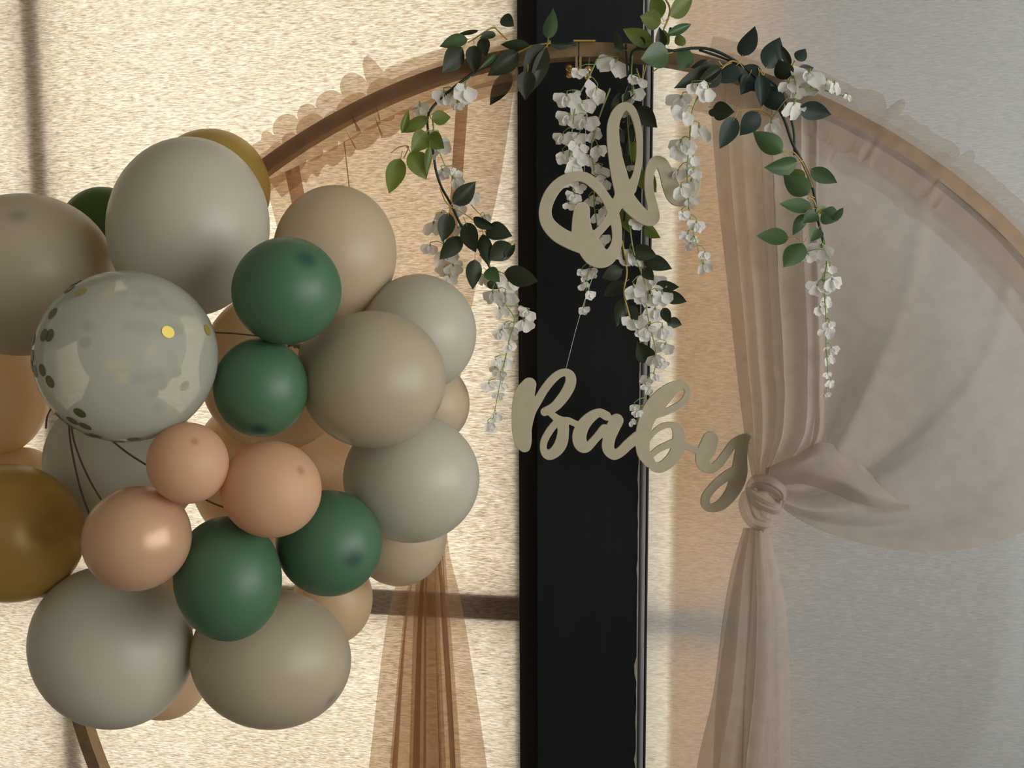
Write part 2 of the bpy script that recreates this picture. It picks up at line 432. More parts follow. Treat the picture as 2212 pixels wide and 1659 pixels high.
def ruffle(a0, a1, up, dn, npuff, puff, seed, name, mat, parent, gather, layer=0.0, deep=0.020):
    """gathered casing over the hoop between two hoop angles: frill standing above, flap hanging below (metres)"""
    rg = random.Random(seed)
    hs = [rg.uniform(.35, 1.0) for _ in range(npuff+2)]; zs = [rg.uniform(-.4, 1.0) for _ in range(npuff+2)]; ws = [rg.uniform(.45, 1.7) for _ in range(npuff)]
    cum = np.concatenate([[0], np.cumsum(ws)])/sum(ws)
    nu, nv = 40*npuff, 16; V = []
    for i in range(nu):
        s = i/(nu-1); k = min(npuff-1, int(np.searchsorted(cum, s, side='right'))-1); loc = (s-cum[k])/(cum[k+1]-cum[k])
        g = gather(s); w = 2*math.pi*loc; wid = (cum[k+1]-cum[k])*abs(a1-a0)*HR
        bump = (0.5-0.5*math.cos(w))**0.7
        for j in range(nv):
            v = -1+2*j/(nv-1)                              # -1 hem below, +1 frill above
            if v > 0:
                h = up*(1-0.35*g) + puff*g*hs[k]*bump
                sh = -0.80*g*math.sin(w)/(2*math.pi)*wid*v
                dd = -deep*(0.3+g*(0.2+zs[k]*bump))*v**1.2
                dr = .0135*min(1, v*3)+h*max(0, v-.2)/.8
            else:
                e = -v
                h = dn*(1+0.12*g*math.sin(w+k))
                sh = -0.75*g*math.sin(w+1.3*k)/(2*math.pi)*wid*e
                dd = -deep*(0.35+g*0.5*(1+math.cos(w+k))*e)*e**.7
                dr = -.0135*min(1, e*3)-h*max(0, e-.2)/.8
            V.append(hoop_pt(a0+(a1-a0)*s+sh/HR*(1 if a1 > a0 else -1), dr, -0.0165-layer+dd))
    Fc = [(i*nv+j, (i+1)*nv+j, (i+1)*nv+j+1, i*nv+j+1) for i in range(nu-1) for j in range(nv-1)]
    return mesh(name, V, Fc, mat, parent)

def knot(px, py, s, d, mat, parent, seed=1):
    """a tied knot: a sling of cloth wrapped round the gathered drape, with a fold tucked over it"""
    rg = random.Random(seed)
    def sheet(name, curve, wid, thick, tw):
        n, mm = 44, 30; V = []
        c = catmull(curve, n)
        at_ = lambda i: P(px+c[i][0]*s, py+c[i][1]*s, d+c[i][2])
        for i in range(n):
            p = at_(i); t = (at_(min(i+1, n-1))-at_(max(i-1, 0))).normalized()
            nrm = (C0-p).normalized(); b = t.cross(nrm).normalized(); nrm = b.cross(t)
            u = i/(n-1); e = 0.45+0.55*math.sin(math.pi*u)**.8
            for k in range(mm):
                q = -1+2*k/(mm-1)
                ridge = math.cos(2.6*math.pi*q+tw+1.6*u)*.55+math.cos(5.3*math.pi*q-tw+.9*u)*.25
                V.append(p + b*(wid*e*q*(1+.10*math.sin(5*u+tw))) + nrm*(thick*e*(1-abs(q)**2.4)*1.1 + .0032*ridge*e - .012*abs(q)**3))
        Fc = [(i*mm+k, i*mm+k+1, (i+1)*mm+k+1, (i+1)*mm+k) for i in range(n-1) for k in range(mm-1)]
        return mesh(name, V, Fc, mat, parent)
    sheet('knot_core', [(-12, -44, -.008), (-6, -20, -.016), (-2, 10, -.018), (-4, 40, -.012), (-6, 60, 0.0)], .026, .012, .7)
    sheet('knot_wrap', [(-36, -30, .01), (-20, -42, -.02), (10, -40, -.035), (36, -22, -.03), (40, 4, 0.0)], .015, .010, 0.0)
    sheet('knot_fold', [(-34, -28, -.01), (-22, -14, -.035), (4, 2, -.045), (28, 10, -.04), (40, -2, -.02)], .017, .010, 1.2)
    sheet('knot_band', [(-36, -24, -.012), (-34, 6, -.025), (-22, 34, -.03), (-4, 44, -.03), (14, 44, -.02)], .020, .012, 2.1)

ML, MR = M['sheer_left'], M['sheer_right']
# left drape
dl = empty('sheer_drape', P(930, 1500, 1.525), 'backlit brown sheer drape gathered on the hoop behind the balloons', 'drape', 'sheer drapes tied back on the hoop')
aL0, aL1 = hoop_ang(562, 372), hoop_ang(1116, 122)
def gat_l(s): return 1.0 if 0.12 < s < 0.52 else (0.05+0.95*max(0, 1-abs(s-(0.12 if s < .12 else 0.52))/0.05))
ruffle(aL0, aL1, .026, .036, 15, .040, 4, 'header_ruffle', ML, dl, gat_l)
ruffle(aL0, aL1, .022, .042, 13, .026, 9, 'header_hem', ML, dl, gat_l, layer=-.036, deep=-.014)
loft([[(572, 392, 1.470), (620, 560, 1.535), (720, 850, 1.535), (880, 1080, 1.525)],
      [(700, 330, 1.470), (740, 520, 1.535), (805, 800, 1.535), (895, 1090, 1.525)],
      [(820, 262, 1.470), (858, 430, 1.535), (893, 700, 1.535), (910, 1100, 1.525)],
      [(930, 215, 1.470), (950, 430, 1.535), (940, 750, 1.535), (925, 1100, 1.525)],
      [(1040, 180, 1.470), (1032, 420, 1.535), (990, 750, 1.535), (940, 1100, 1.525)],
      [(1115, 160, 1.470), (1078, 400, 1.535), (1016, 680, 1.535), (955, 1100, 1.525)]],
     260, 40, folds(4.5, 1.75, .014, 24, .22, .1), 'curtain_panel', ML, dl)
loft([[(905, 1105, 1.525), (880, 1200, 1.530), (838, 1330, 1.535), (797, 1659, 1.535), (775, 1900, 1.535)],
      [(920, 1105, 1.515), (905, 1200, 1.515), (880, 1330, 1.515), (860, 1659, 1.515), (850, 1900, 1.515)],
      [(935, 1105, 1.510), (925, 1200, 1.505), (915, 1330, 1.505), (915, 1659, 1.505), (915, 1900, 1.505)],
      [(950, 1105, 1.515), (955, 1200, 1.510), (960, 1330, 1.510), (985, 1659, 1.510), (995, 1900, 1.510)],
      [(962, 1105, 1.525), (972, 1200, 1.530), (1002, 1330, 1.535), (1052, 1659, 1.535), (1075, 1900, 1.535)]],
     160, 40, folds(2.4, 1.5, .016, 5, .3), 'tail', ML, dl)
loft([[(912, 1105, 1.545), (892, 1200, 1.550), (870, 1330, 1.555), (838, 1659, 1.555), (825, 1900, 1.555)],
      [(935, 1105, 1.545), (930, 1200, 1.555), (925, 1330, 1.565), (920, 1659, 1.565), (915, 1900, 1.565)],
      [(958, 1105, 1.545), (966, 1200, 1.550), (978, 1330, 1.555), (1008, 1659, 1.555), (1020, 1900, 1.555)]],
     120, 30, folds(2, 1.3, .012, 8, .25), 'tail', ML, dl)
loft([[(918, 1105, 1.530), (900, 1200, 1.535), (885, 1330, 1.535), (872, 1659, 1.535), (860, 1900, 1.535)],
      [(932, 1105, 1.530), (922, 1200, 1.535), (915, 1330, 1.535), (905, 1659, 1.535), (900, 1900, 1.535)],
      [(948, 1105, 1.530), (950, 1200, 1.535), (952, 1330, 1.535), (968, 1659, 1.535), (980, 1900, 1.535)]],
     120, 30, folds(1.6, 1.5, .010, 28, .2), 'tail', ML, dl)
knot(935, 1095, .9, 1.51, ML, dl, 2)

# right drape
dr_ = empty('sheer_drape', P(1630, 1500, 1.45), 'pale taupe sheer drape knotted beside the word Baby and swagged to the right', 'drape', 'sheer drapes tied back on the hoop')
aR0, aR1 = hoop_ang(1520, 150), hoop_ang(2330, 680)
def gat_r(s): return 0.10+0.90*max(0, 1-min(abs(s-.36), abs(s-.40), abs(s-.565))/0.045)
ruffle(aR0, aR1, .034, .050, 19, .030, 14, 'header_ruffle', M['sheer_head'], dr_, gat_r)
ruffle(aR0, aR1, .030, .062, 15, .024, 31, 'header_hem', M['sheer_head'], dr_, gat_r, layer=-.036, deep=-.012)
loft([[(1530, 165, 1.437), (1548, 400, 1.425), (1572, 620, 1.415), (1598, 860, 1.405), (1620, 1010, 1.40), (1636, 1062, 1.40)],
      [(1590, 165, 1.433), (1600, 400, 1.420), (1612, 620, 1.405), (1625, 860, 1.395), (1634, 1000, 1.39), (1642, 1062, 1.395)],
      [(1650, 185, 1.430), (1655, 400, 1.415), (1652, 620, 1.400), (1650, 860, 1.390), (1648, 1000, 1.385), (1648, 1062, 1.39)],
      [(1710, 220, 1.430), (1705, 420, 1.415), (1695, 640, 1.400), (1680, 850, 1.390), (1660, 1000, 1.385), (1652, 1062, 1.39)],
      [(1752, 245, 1.432), (1752, 450, 1.420), (1745, 640, 1.408), (1728, 820, 1.398), (1685, 980, 1.392), (1655, 1062, 1.392)],
      [(1775, 262, 1.434), (1770, 450, 1.424), (1778, 645, 1.415), (1783, 850, 1.405), (1772, 965, 1.400), (1660, 1062, 1.397)]],
     260, 60, folds(6, 1.3, .018, 33, .25, .1), 'curtain_panel', MR, dr_)
# the sheet drawn across from the right
def swag_fold(s, v):
    k = max(0.0, (v-0.30)/0.70)**1.6; k *= 1.0 if v < .8 else 1-(v-.8)*2.2
    a = 0.042*k*math.cos(2*math.pi*(2.7*s+0.12*math.sin(4*v))+0.6) + 0.008*k*math.cos(2*math.pi*(6.3*s)+2.0*v)
    b = 0.004*math.sin(9*s+7*v) + 0.0035*max(0, math.sin(23*s+2.5*v))**6
    return 0.040*k*math.sin(2*math.pi*2.7*s+0.3), -a-b
cols = []
aS0, aS1 = hoop_ang(1735, 215), hoop_ang(2420, 800)
for i in range(9):
    s = i/8; a = aS0+(aS1-aS0)*s
    q = hoop_pt(a, -.005)-C0; x, y = CX+F*q.dot(RGT)/q.dot(FWD), CY-F*q.dot(UP)/q.dot(FWD)
    p1 = (1765*(1-s)+2420*s, 900*(1-s)+1230*s - 60*s*(1-s)); p2 = (1800*(1-s)+1900*s, 1010*(1-s)+1290*s); p3 = (1652+12*s, 1035+45*s)
    pts = []
    for t in np.linspace(0, 1, 12):
        bx = (1-t)**3*x+3*(1-t)**2*t*p1[0]+3*(1-t)*t*t*p2[0]+t**3*p3[0]
        by = (1-t)**3*y+3*(1-t)**2*t*p1[1]+3*(1-t)*t*t*p2[1]+t**3*p3[1]
        pts.append((bx, by, 1.437-0.045*math.sin(math.pi*t)*s*0.9-0.035*t))
    cols.append(pts)
loft(cols, 150, 60, swag_fold, 'swag', MR, dr_)
loft([[(1652, 1012, 1.392), (1715, 985, 1.385), (1778, 955, 1.392), (1836, 985, 1.405), (1900, 1040, 1.412)],
      [(1654, 1022, 1.380), (1722, 1000, 1.360), (1792, 990, 1.360), (1862, 1030, 1.372), (1940, 1075, 1.392)],
      [(1656, 1034, 1.376), (1730, 1020, 1.350), (1806, 1032, 1.346), (1884, 1072, 1.360), (1962, 1090, 1.388)],
      [(1658, 1048, 1.385), (1735, 1046, 1.375), (1815, 1072, 1.375), (1890, 1108, 1.382), (1968, 1100, 1.400)]],
     60, 50, lambda s, v: (0.0, 0.006*math.cos(9*s+5*v)*math.sin(math.pi*v)), 'swag_fold', MR, dr_)
loft([[(1606, 1140, 1.41), (1580, 1230, 1.415), (1562, 1330, 1.42), (1540, 1500, 1.42), (1505, 1659, 1.42), (1480, 1900, 1.42)],
      [(1622, 1140, 1.395), (1605, 1230, 1.39), (1590, 1330, 1.385), (1575, 1500, 1.385), (1570, 1659, 1.385), (1565, 1900, 1.385)],
      [(1638, 1140, 1.39), (1635, 1230, 1.385), (1630, 1330, 1.38), (1630, 1500, 1.38), (1630, 1659, 1.38), (1630, 1900, 1.38)],
      [(1652, 1140, 1.395), (1662, 1230, 1.39), (1672, 1330, 1.39), (1675, 1500, 1.39), (1672, 1659, 1.39), (1670, 1900, 1.39)],
      [(1660, 1140, 1.41), (1682, 1230, 1.415), (1700, 1330, 1.42), (1707, 1500, 1.42), (1706, 1659, 1.42), (1708, 1900, 1.42)]],
     140, 50, folds(2.3, 1.35, .014, 12, .2), 'tail', MR, dr_)
loft([[(1612, 1140, 1.43), (1590, 1230, 1.435), (1572, 1330, 1.44), (1548, 1500, 1.44), (1540, 1659, 1.44), (1530, 1900, 1.44)],
      [(1635, 1140, 1.425), (1630, 1230, 1.43), (1625, 1330, 1.435), (1615, 1500, 1.435), (1612, 1659, 1.435), (1610, 1900, 1.435)],
      [(1656, 1140, 1.43), (1672, 1230, 1.435), (1685, 1330, 1.44), (1690, 1500, 1.44), (1690, 1659, 1.44), (1690, 1900, 1.44)]],
     100, 30, folds(3, 1.3, .008, 17, .2), 'tail', MR, dr_)
knot(1650, 1085, 1.0, 1.395, MR, dr_, 3)

# ------------------------------------------------------------------ lettering
def strokes_to_sign(strokes, ox, oy, sc_, d, name, label, step=4.0, thick=0.0028):
    circ = []
    for st in strokes:
        seg = sum(math.dist(st[i][:2], st[i+1][:2]) for i in range(len(st)-1))
        circ += [tuple(x) for x in catmull(st, max(8, int(seg/5)))]
    c = np.array(circ)
    x0, y0 = (c[:, 0]-c[:, 2]).min()-12, (c[:, 1]-c[:, 2]).min()-12
    x1, y1 = (c[:, 0]+c[:, 2]).max()+12, (c[:, 1]+c[:, 2]).max()+12
    gx = np.arange(x0, x1, step); gy = np.arange(y0, y1, step)
    f = np.full((len(gy), len(gx)), 1e9)
    for a, b, r in circ:
        i0, i1 = max(0, int((a-r-30-x0)/step)), min(len(gx), int((a+r+30-x0)/step)+2)
        j0, j1 = max(0, int((b-r-30-y0)/step)), min(len(gy), int((b+r+30-y0)/step)+2)
        X, Y = np.meshgrid(gx[i0:i1], gy[j0:j1])
        f[j0:j1, i0:i1] = np.minimum(f[j0:j1, i0:i1], np.hypot(X-a, Y-b)-r)
    f = np.minimum(f, 30.0)
    for _ in range(2):                                     # soften inner corners a little
        f[1:-1, 1:-1] = (f[1:-1, 1:-1]*2+f[:-2, 1:-1]+f[2:, 1:-1]+f[1:-1, :-2]+f[1:-1, 2:])/6
    f[f == 0] = 1e-6
    ins = f < 0; segs = {}
    def ep(j, i, hor):                                     # crossing point on a grid edge
        if hor: t = f[j, i]/(f[j, i]-f[j, i+1]); return (gx[i]+t*step, gy[j])
        t = f[j, i]/(f[j, i]-f[j+1, i]); return (gx[i], gy[j]+t*step)
    nxt = {}
    for j in range(len(gy)-1):
        row = ins[j:j+2]
        for i in np.nonzero(row[0, :-1] ^ row[0, 1:] | row[1, :-1] ^ row[1, 1:] | row[0, :-1] ^ row[1, :-1])[0]:
            k = (ins[j, i], ins[j, i+1], ins[j+1, i+1], ins[j+1, i])
            e = []
            T, R_, Bm, Lf = (j, i, 1), (j, i+1, 0), (j+1, i, 1), (j, i, 0)
            if k[0] != k[1]: e.append(T)
            if k[1] != k[2]: e.append(R_)
            if k[2] != k[3]: e.append(Bm)
            if k[3] != k[0]: e.append(Lf)
            prs = [(e[0], e[1])] if len(e) == 2 else ([(e[0], e[1]), (e[2], e[3])] if len(e) == 4 else [])
            for a, b in prs:
                nxt.setdefault(a, []).append(b); nxt.setdefault(b, []).append(a)
    loops = []; used = set()
    for s0 in nxt:
        if s0 in used: continue
        lp = [s0]; used.add(s0); cur = s0
        while True:
            cand = [q for q in nxt[cur] if q not in used]
            if not cand: break
            cur = cand[0]; used.add(cur); lp.append(cur)
        if len(lp) > 10: loops.append([ep(*q) for q in lp])
    pxl = [[(ox+a/sc_, oy+b/sc_) for a, b in lp] for lp in loops]
    cx = ox+float(c[:, 0].mean())/sc_; cy = oy+float(c[:, 1].mean())/sc_
    org = P(cx, cy, d)
    cu = bpy.data.curves.new(name, 'CURVE'); cu.dimensions = '2D'; cu.fill_mode = 'BOTH'
    cu.extrude = thick-0.0006; cu.bevel_depth = 0.0006; cu.bevel_resolution = 0; cu.offset = -0.0006
    for lp in pxl:
        sp = cu.splines.new('POLY'); sp.points.add(len(lp)-1); sp.use_cyclic_u = True
        for i, (a, b) in enumerate(lp):
            q = P(a, b, d)-org
            sp.points[i].co = (q.dot(HT), q.z, 0, 1)
    tmp = bpy.data.objects.new(name, cu); COL.objects.link(tmp)
    dg = bpy.context.evaluated_depsgraph_get(); me = bpy.data.meshes.new_from_object(tmp.evaluated_get(dg))
    bpy.data.objects.remove(tmp)
    me.name = name; me.materials.clear(); me.materials.append(M['sign'])
    o = bpy.data.objects.new(name, me)
    z = -HN; y = Vector((0, 0, 1)); x = HT
    finish(o, None, Matrix(((x.x, y.x, z.x, org.x), (x.y, y.y, z.y, org.y), (x.z, y.z, z.z, org.z), (0, 0, 0, 1))))
    tag(o, label, 'sign')
    return o
OH = [[(405, 1130, 56), (400, 1200, 62), (410, 1290, 74), (450, 1370, 82), (500, 1440, 80), (560, 1468, 56), (612, 1430, 46), (640, 1370, 38), (647, 1300, 34), (635, 1200, 36), (605, 1110, 36), (560, 1030, 32), (500, 960, 35), (430, 907, 37), (350, 900, 34), (260, 940, 40), (190, 1020, 44), (153, 1125, 44), (168, 1215, 48), (235, 1290, 56), (320, 1338, 58), (410, 1370, 62)],
      [(430, 1330, 38), (510, 1287, 29), (570, 1222, 29), (620, 1150, 36), (660, 1060, 42), (700, 980, 48)],
      [(690, 1000, 60), (660, 880, 56), (635, 760, 48), (620, 640, 44), (622, 540, 42), (650, 460, 38), (695, 417, 30), (740, 432, 29), (775, 500, 26), (797, 600, 24), (803, 700, 23), (797, 800, 24), (775, 900, 27), (740, 985, 40)],
      [(690, 1020, 60), (730, 1080, 60), (785, 1140, 55), (840, 1185, 48), (893, 1185, 46), (893, 1110, 37), (872, 1020, 33), (866, 930, 31), (878, 850, 34), (905, 803, 40), (950, 805, 42), (985, 870, 48), (1012, 950, 56), (1052, 1030, 62), (1112, 1040, 58), (1168, 985, 48), (1195, 890, 28), (1192, 800, 16)]]
BABY = [[(232, 262, 57), (200, 330, 78), (180, 420, 82), (172, 520, 78), (174, 620, 78), (184, 710, 68), (196, 752, 47)],
        [(205, 700, 36), (225, 570, 36), (255, 470, 35), (300, 390, 35), (350, 305, 34), (410, 228, 34), (470, 177, 32), (525, 164, 31), (560, 195, 40), (561, 250, 44), (530, 320, 44), (480, 390, 42), (430, 440, 38), (355, 478, 33)],
        [(400, 488, 24), (450, 530, 30), (495, 572, 46), (503, 640, 46), (485, 730, 50), (440, 795, 45), (385, 820, 39), (347, 782, 28), (352, 710, 29), (395, 630, 30), (450, 560, 28)],
        [(480, 542, 22), (540, 546, 26), (600, 572, 25), (650, 590, 30)],
        [(850, 512, 36), (790, 485, 34), (720, 522, 44), (660, 590, 52), (632, 670, 56), (645, 740, 52), (690, 762, 37), (760, 692, 32), (830, 612, 36)],
        [(928, 548, 55), (895, 612, 55), (868, 690, 50), (862, 770, 48), (905, 818, 41), (960, 795, 40), (1020, 738, 42), (1090, 680, 45)],
        [(1240, 500, 30), (1310, 480, 28), (1390, 445, 28), (1450, 405, 28), (1486, 352, 27), (1492, 303, 26), (1460, 262, 29), (1400, 275, 44), (1340, 318, 62), (1270, 385, 72), (1205, 465, 70), (1165, 550, 62), (1142, 640, 60), (1135, 730, 56), (1145, 810, 52), (1190, 875, 46)],
        [(1192, 700, 8), (1235, 632, 20), (1300, 590, 24), (1370, 583, 25), (1418, 622, 46), (1425, 700, 52), (1412, 780, 54), (1362, 860, 50), (1290, 915, 43), (1232, 915, 38), (1200, 870, 28)],
        [(1400, 712, 30), (1330, 742, 28), (1260, 776, 26), (1205, 822, 22)],
        [(1450, 738, 30), (1500, 756, 28), (1560, 784, 26), (1610, 800, 40)],
        [(1675, 697, 62), (1650, 770, 70), (1615, 840, 60), (1625, 902, 50), (1680, 930, 36), (1740, 890, 36), (1800, 810, 34), (1860, 730, 34), (1925, 690, 32), (1965, 680, 30)],
        [(1945, 690, 38), (1922, 790, 48), (1912, 880, 56), (1905, 960, 64), (1880, 1050, 62), (1832, 1140, 52), (1762, 1215, 44), (1690, 1243, 33), (1642, 1220, 37), (1638, 1160, 35), (1680, 1095, 34), (1740, 1035, 36), (1810, 985, 40), (1870, 950, 40)]]
strokes_to_sign(OH, 1130, 100, 3.191, 1.405, 'word_sign', 'pale cut-out script word Oh hanging under the hoop in front of the pillar')
strokes_to_sign(BABY, 1080, 760, 3.687, 1.425, 'word_sign', 'pale cut-out script word Baby hanging below the Oh')
def thread(pts, label):
    g = tube_geo([P(*p) for p in catmull(pts, 8)], 0.0005, 5)
    tag(mesh('hanging_thread', *g, M['thread']), label, 'thread', 'clear threads holding the words')
thread([(1283, 590, 1.41), (1250, 690, 1.42), (1222, 799, 1.424)], 'clear thread slanting from the Oh down to the letter B')
thread([(1273, 124, 1.44), (1267, 230, 1.42), (1262, 370, 1.405)], 'clear thread running from the hoop clamp down to the letter O')

# ------------------------------------------------------------------ balloons
bm_ = {'white': balloon_mat('white_latex', (0.62, 0.595, 0.485), (0.36, 0.35, 0.30), 0.24),
       'beige': balloon_mat('beige_latex', (0.56, 0.49, 0.355), (0.34, 0.31, 0.25), 0.24),
       'tan': balloon_mat('tan_latex', (0.80, 0.63, 0.40), (0.4, 0.3, 0.2), 0.40),
       'cream': balloon_mat('cream_latex', (0.68, 0.57, 0.40), (0.4, 0.3, 0.2), 0.30),
       'gold': balloon_mat('pearl_gold_latex', (0.52, 0.35, 0.085), (0.3, 0.18, 0.05), 0.28, 0.34, 0.15),
       'green': balloon_mat('forest_green_latex', (0.078, 0.185, 0.096), (0.026, 0.085, 0.062), 0.16, 0.42),
       'green_thin': balloon_mat('backlit_green_latex', (0.06, 0.13, 0.02), (0.02, 0.06, 0.02), 0.25, 0.42),
       'peach': balloon_mat('peach_latex', (0.80, 0.52, 0.32), (0.55, 0.31, 0.19), 0.34, 0.5),
       'blush': balloon_mat('pearl_blush_latex', (0.74, 0.48, 0.30), (0.4, 0.25, 0.15), 0.25, 0.30, 0.15)}
mk, nt, out = newmat('clear_latex')
_c = noise_color(nt, (0.58, 0.60, 0.50), (0.64, 0.66, 0.56), 5)
_d = nt.nodes.new('ShaderNodeBsdfDiffuse'); _t = nt.nodes.new('ShaderNodeBsdfTranslucent'); _x = nt.nodes.new('ShaderNodeMixShader'); _x.inputs['Fac'].default_value = 0.3
L(nt, _c, 'Color', _d, 'Color'); L(nt, _c, 'Color', _t, 'Color'); L(nt, _d, 'BSDF', _x, 1); L(nt, _t, 'BSDF', _x, 2)
_tr = nt.nodes.new('ShaderNodeBsdfTransparent'); _y = nt.nodes.new('ShaderNodeMixShader'); _y.inputs['Fac'].default_value = 0.68
L(nt, _tr, 'BSDF', _y, 1); L(nt, _x, 'Shader', _y, 2)
_g = nt.nodes.new('ShaderNodeBsdfGlossy'); _g.inputs['Roughness'].default_value = 0.15
_lw = nt.nodes.new('ShaderNodeLayerWeight'); _lw.inputs['Blend'].default_value = 0.12
_z = nt.nodes.new('ShaderNodeMixShader'); L(nt, _lw, 'Fresnel', _z, 'Fac'); L(nt, _y, 'Shader', _z, 1); L(nt, _g, 'BSDF', _z, 2); L(nt, _z, 'Shader', out, 'Surface')
bm_['clear'] = mk

def frame_at(cx, cy, dep):
    w = ray(cx, cy); cen = C0+w*dep; cosT = 1/w.length; wn = w.normalized()
    ix, iy = cx-CX, -(cy-CY); h = math.hypot(ix, iy) or 1.0
    ri = (ix/h, iy/h); ti = (-ri[1], ri[0])
    et = (RGT*ti[0]+UP*ti[1]).normalized()
    er = et.cross(wn); er = er if er.dot(RGT*ri[0]+UP*ri[1]) > 0 else -er
    return cen, wn, er, et, ri, ti, cosT
def on_balloon(cx, cy, rx, ry, dep, a, b, c, k=1.0):
    """unit-sphere direction (a right, b up, c towards the camera) -> place on the balloon"""
    cen, wn, er, et, ri, ti, cosT = frame_at(cx, cy, dep)
    s = dep/F*k; x, y = a*rx, b*ry
    return cen + er*((x*ri[0]+y*ri[1])*cosT*s) + et*((x*ti[0]+y*ti[1])*s) - wn*(c*(rx+ry)/2*s*cosT)
def balloon(cx, cy, rx, ry, dep, col, label, tip=None, tilt=0.0):
    cen, wn, er, et, ri, ti, cosT = frame_at(cx, cy, dep)
    if tip:
        tx, ty = (tip[0]-cx)/rx, -(tip[1]-cy)/ry; T = Vector((tx, ty, math.sqrt(max(0.02, 1-tx*tx-ty*ty))))
    else:
        rg = random.Random(int(cx*7+cy)); T = Vector((rg.uniform(-.3, .3), rg.uniform(-.3, .3), 1.0))
    T.normalize()
    A = T.cross(Vector((0.2, 0.9, 0.3))).normalized(); B = T.cross(A)
    nr, ns = 56, 56; V = []; th = []; Fc = []; tr_ = 0.25 if col == 'green' else 0.13
    for j in range(nr+1):
        lat = math.pi*j/nr
        for i in range(ns):
            lo = 2*math.pi*i/ns
            q = T*math.cos(lat) + (A*math.cos(lo)+B*math.sin(lo))*math.sin(lat)
            pull = max(0.0, (lat-2.35)/(math.pi-2.35)); k = 1+0.16*pull**2.2
            x, y = q.x, q.y
            if tilt:                                           # lean of the long axis in the picture
                ct, st = math.cos(tilt), math.sin(tilt); u, v = x*ct+y*st, -x*st+y*ct
                V.append(on_balloon(cx, cy, 1, 1, dep, (u*rx*ct-v*ry*st), (u*rx*st+v*ry*ct), q.z*(rx+ry)/2, k))
            else: V.append(on_balloon(cx, cy, rx, ry, dep, q.x, q.y, q.z, k))
            th.append(max(0.0, 1-(lat/tr_)**2)**1.2 if lat < tr_ and tip else 0.0)
            if j < nr:
                i2 = (i+1) % ns; Fc.append((j*ns+i, (j+1)*ns+i, (j+1)*ns+i2, j*ns+i2))
    o = mesh('balloon', V, Fc, bm_[col], None, cen)
    at = o.data.attributes.new('thick_rubber', 'FLOAT', 'POINT'); at.data.foreach_set('value', th)
    tag(o, label, 'balloon', 'balloons of the garland on the hoop')
    # tied neck at the far end
    e = on_balloon(cx, cy, rx, ry, dep, *(-T), 1.15); e2 = on_balloon(cx, cy, rx, ry, dep, *(-T), 1.32); dv = (e2-e)
    g = tube_geo([e-dv*.15, e+dv*.2, e+dv*.45, e+dv*.6, e+dv*.9], [.006, .004, .0065, .004, .009], 10)
    mesh('neck', *g, bm_[col], o)
    return o
BL = [
 (455, 415, 133, 135, 1.385, 'gold', 'golden balloon peeking out behind the big white balloon at the top', None),
 (222, 500, 96, 96, 1.46, 'green_thin', 'dark green balloon peeking out at upper left between two pale balloons', None),
 (57, 595, 205, 175, 1.20, 'beige', 'large beige balloon at upper left, cut by the picture edge', (40, 475)),
 (412, 494, 177, 194, 1.17, 'white', 'large white balloon, topmost of the front of the cluster', None),
 (621, 629, 119, 116, 1.02, 'green', 'green balloon just below the big white one, upper of the two stacked greens', (660, 563)),
 (565, 837, 103, 107, 1.055, 'green', 'green balloon beside the confetti balloon, lower of the two stacked greens', (560, 925)),
 (725, 550, 134, 148, 1.319, 'cream', 'cream balloon behind the upper green balloon, under the gathered drape', None),
 (905, 720, 125, 127, 1.335, 'white', 'off-white balloon at right, beside the hanging leafy vine', None),
 (808, 820, 157, 148, 1.14, 'beige', 'large beige balloon right of the two stacked green balloons', (947, 882)),
 (927, 872, 88, 90, 1.46, 'cream', 'tan balloon showing as a sliver at the right edge of the cluster', None),
 (890, 1032, 147, 139, 1.26, 'white', 'white balloon at the lower right edge of the cluster', None),
 (862, 1150, 105, 115, 1.42, 'cream', 'tan balloon under the lower right white balloon, above the hanging drape tail', None),
 (720, 1290, 86, 100, 1.46, 'tan', 'tan balloon half hidden behind the bottom beige balloon', None),
 (712, 1172, 115, 115, 1.142, 'green', 'green balloon at lower right, right of the peach balloon', (762, 1203)),
 (494, 1248, 118, 135, 1.056, 'green', 'lowest green balloon, between the blush and bottom beige balloons', None),
 (407, 1000, 90, 88, 0.967, 'peach', 'smallest peach balloon under the confetti balloon', (420, 955)),
 (587, 1056, 110, 105, 1.021, 'peach', 'light peach balloon in the middle above two green ones', (648, 1018)),
 (298, 1162, 122, 112, 0.97, 'blush', 'pearly blush balloon with a shiny spot, left of the lowest green one', None),
 (25, 1150, 168, 150, 1.14, 'gold', 'large golden balloon at the left edge of the picture', None),
 (246, 1394, 181, 177, 1.16, 'white', 'large greyish white balloon at the bottom left of the cluster', None),
 (589, 1420, 174, 152, 1.20, 'beige', 'large beige balloon at the bottom middle of the cluster', (712, 1508)),
 (350, 1450, 105, 105, 1.50, 'tan', 'pale balloon sliver behind the bottom left balloon', None),
 (600, 800, 165, 175, 1.385, 'tan', 'cream balloon deep inside the cluster behind the two stacked greens', None),
 (602, 1020, 186, 180, 1.570, 'tan', 'cream balloon deep inside the cluster behind the light peach one', None),
 (368, 1268, 100, 105, 1.36, 'tan', 'cream balloon deep in the cluster between the blush and lowest green balloons', None),
 (288, 742, 118, 116, 1.36, 'beige', 'beige balloon added behind the clear confetti balloon to block the bright gap', None),  # added balloon, covers the bright gap behind the clear one
 (270, 1000, 172, 160, 1.35, 'white', 'pale balloon behind strings, below the confetti balloon', None),
 (50, 1075, 105, 110, 1.42, 'tan', 'cream balloon just above the golden one at the left edge', None),
 (-12, 850, 125, 136, 1.40, 'tan', 'cream balloon at the left edge left of the confetti balloon', None)]
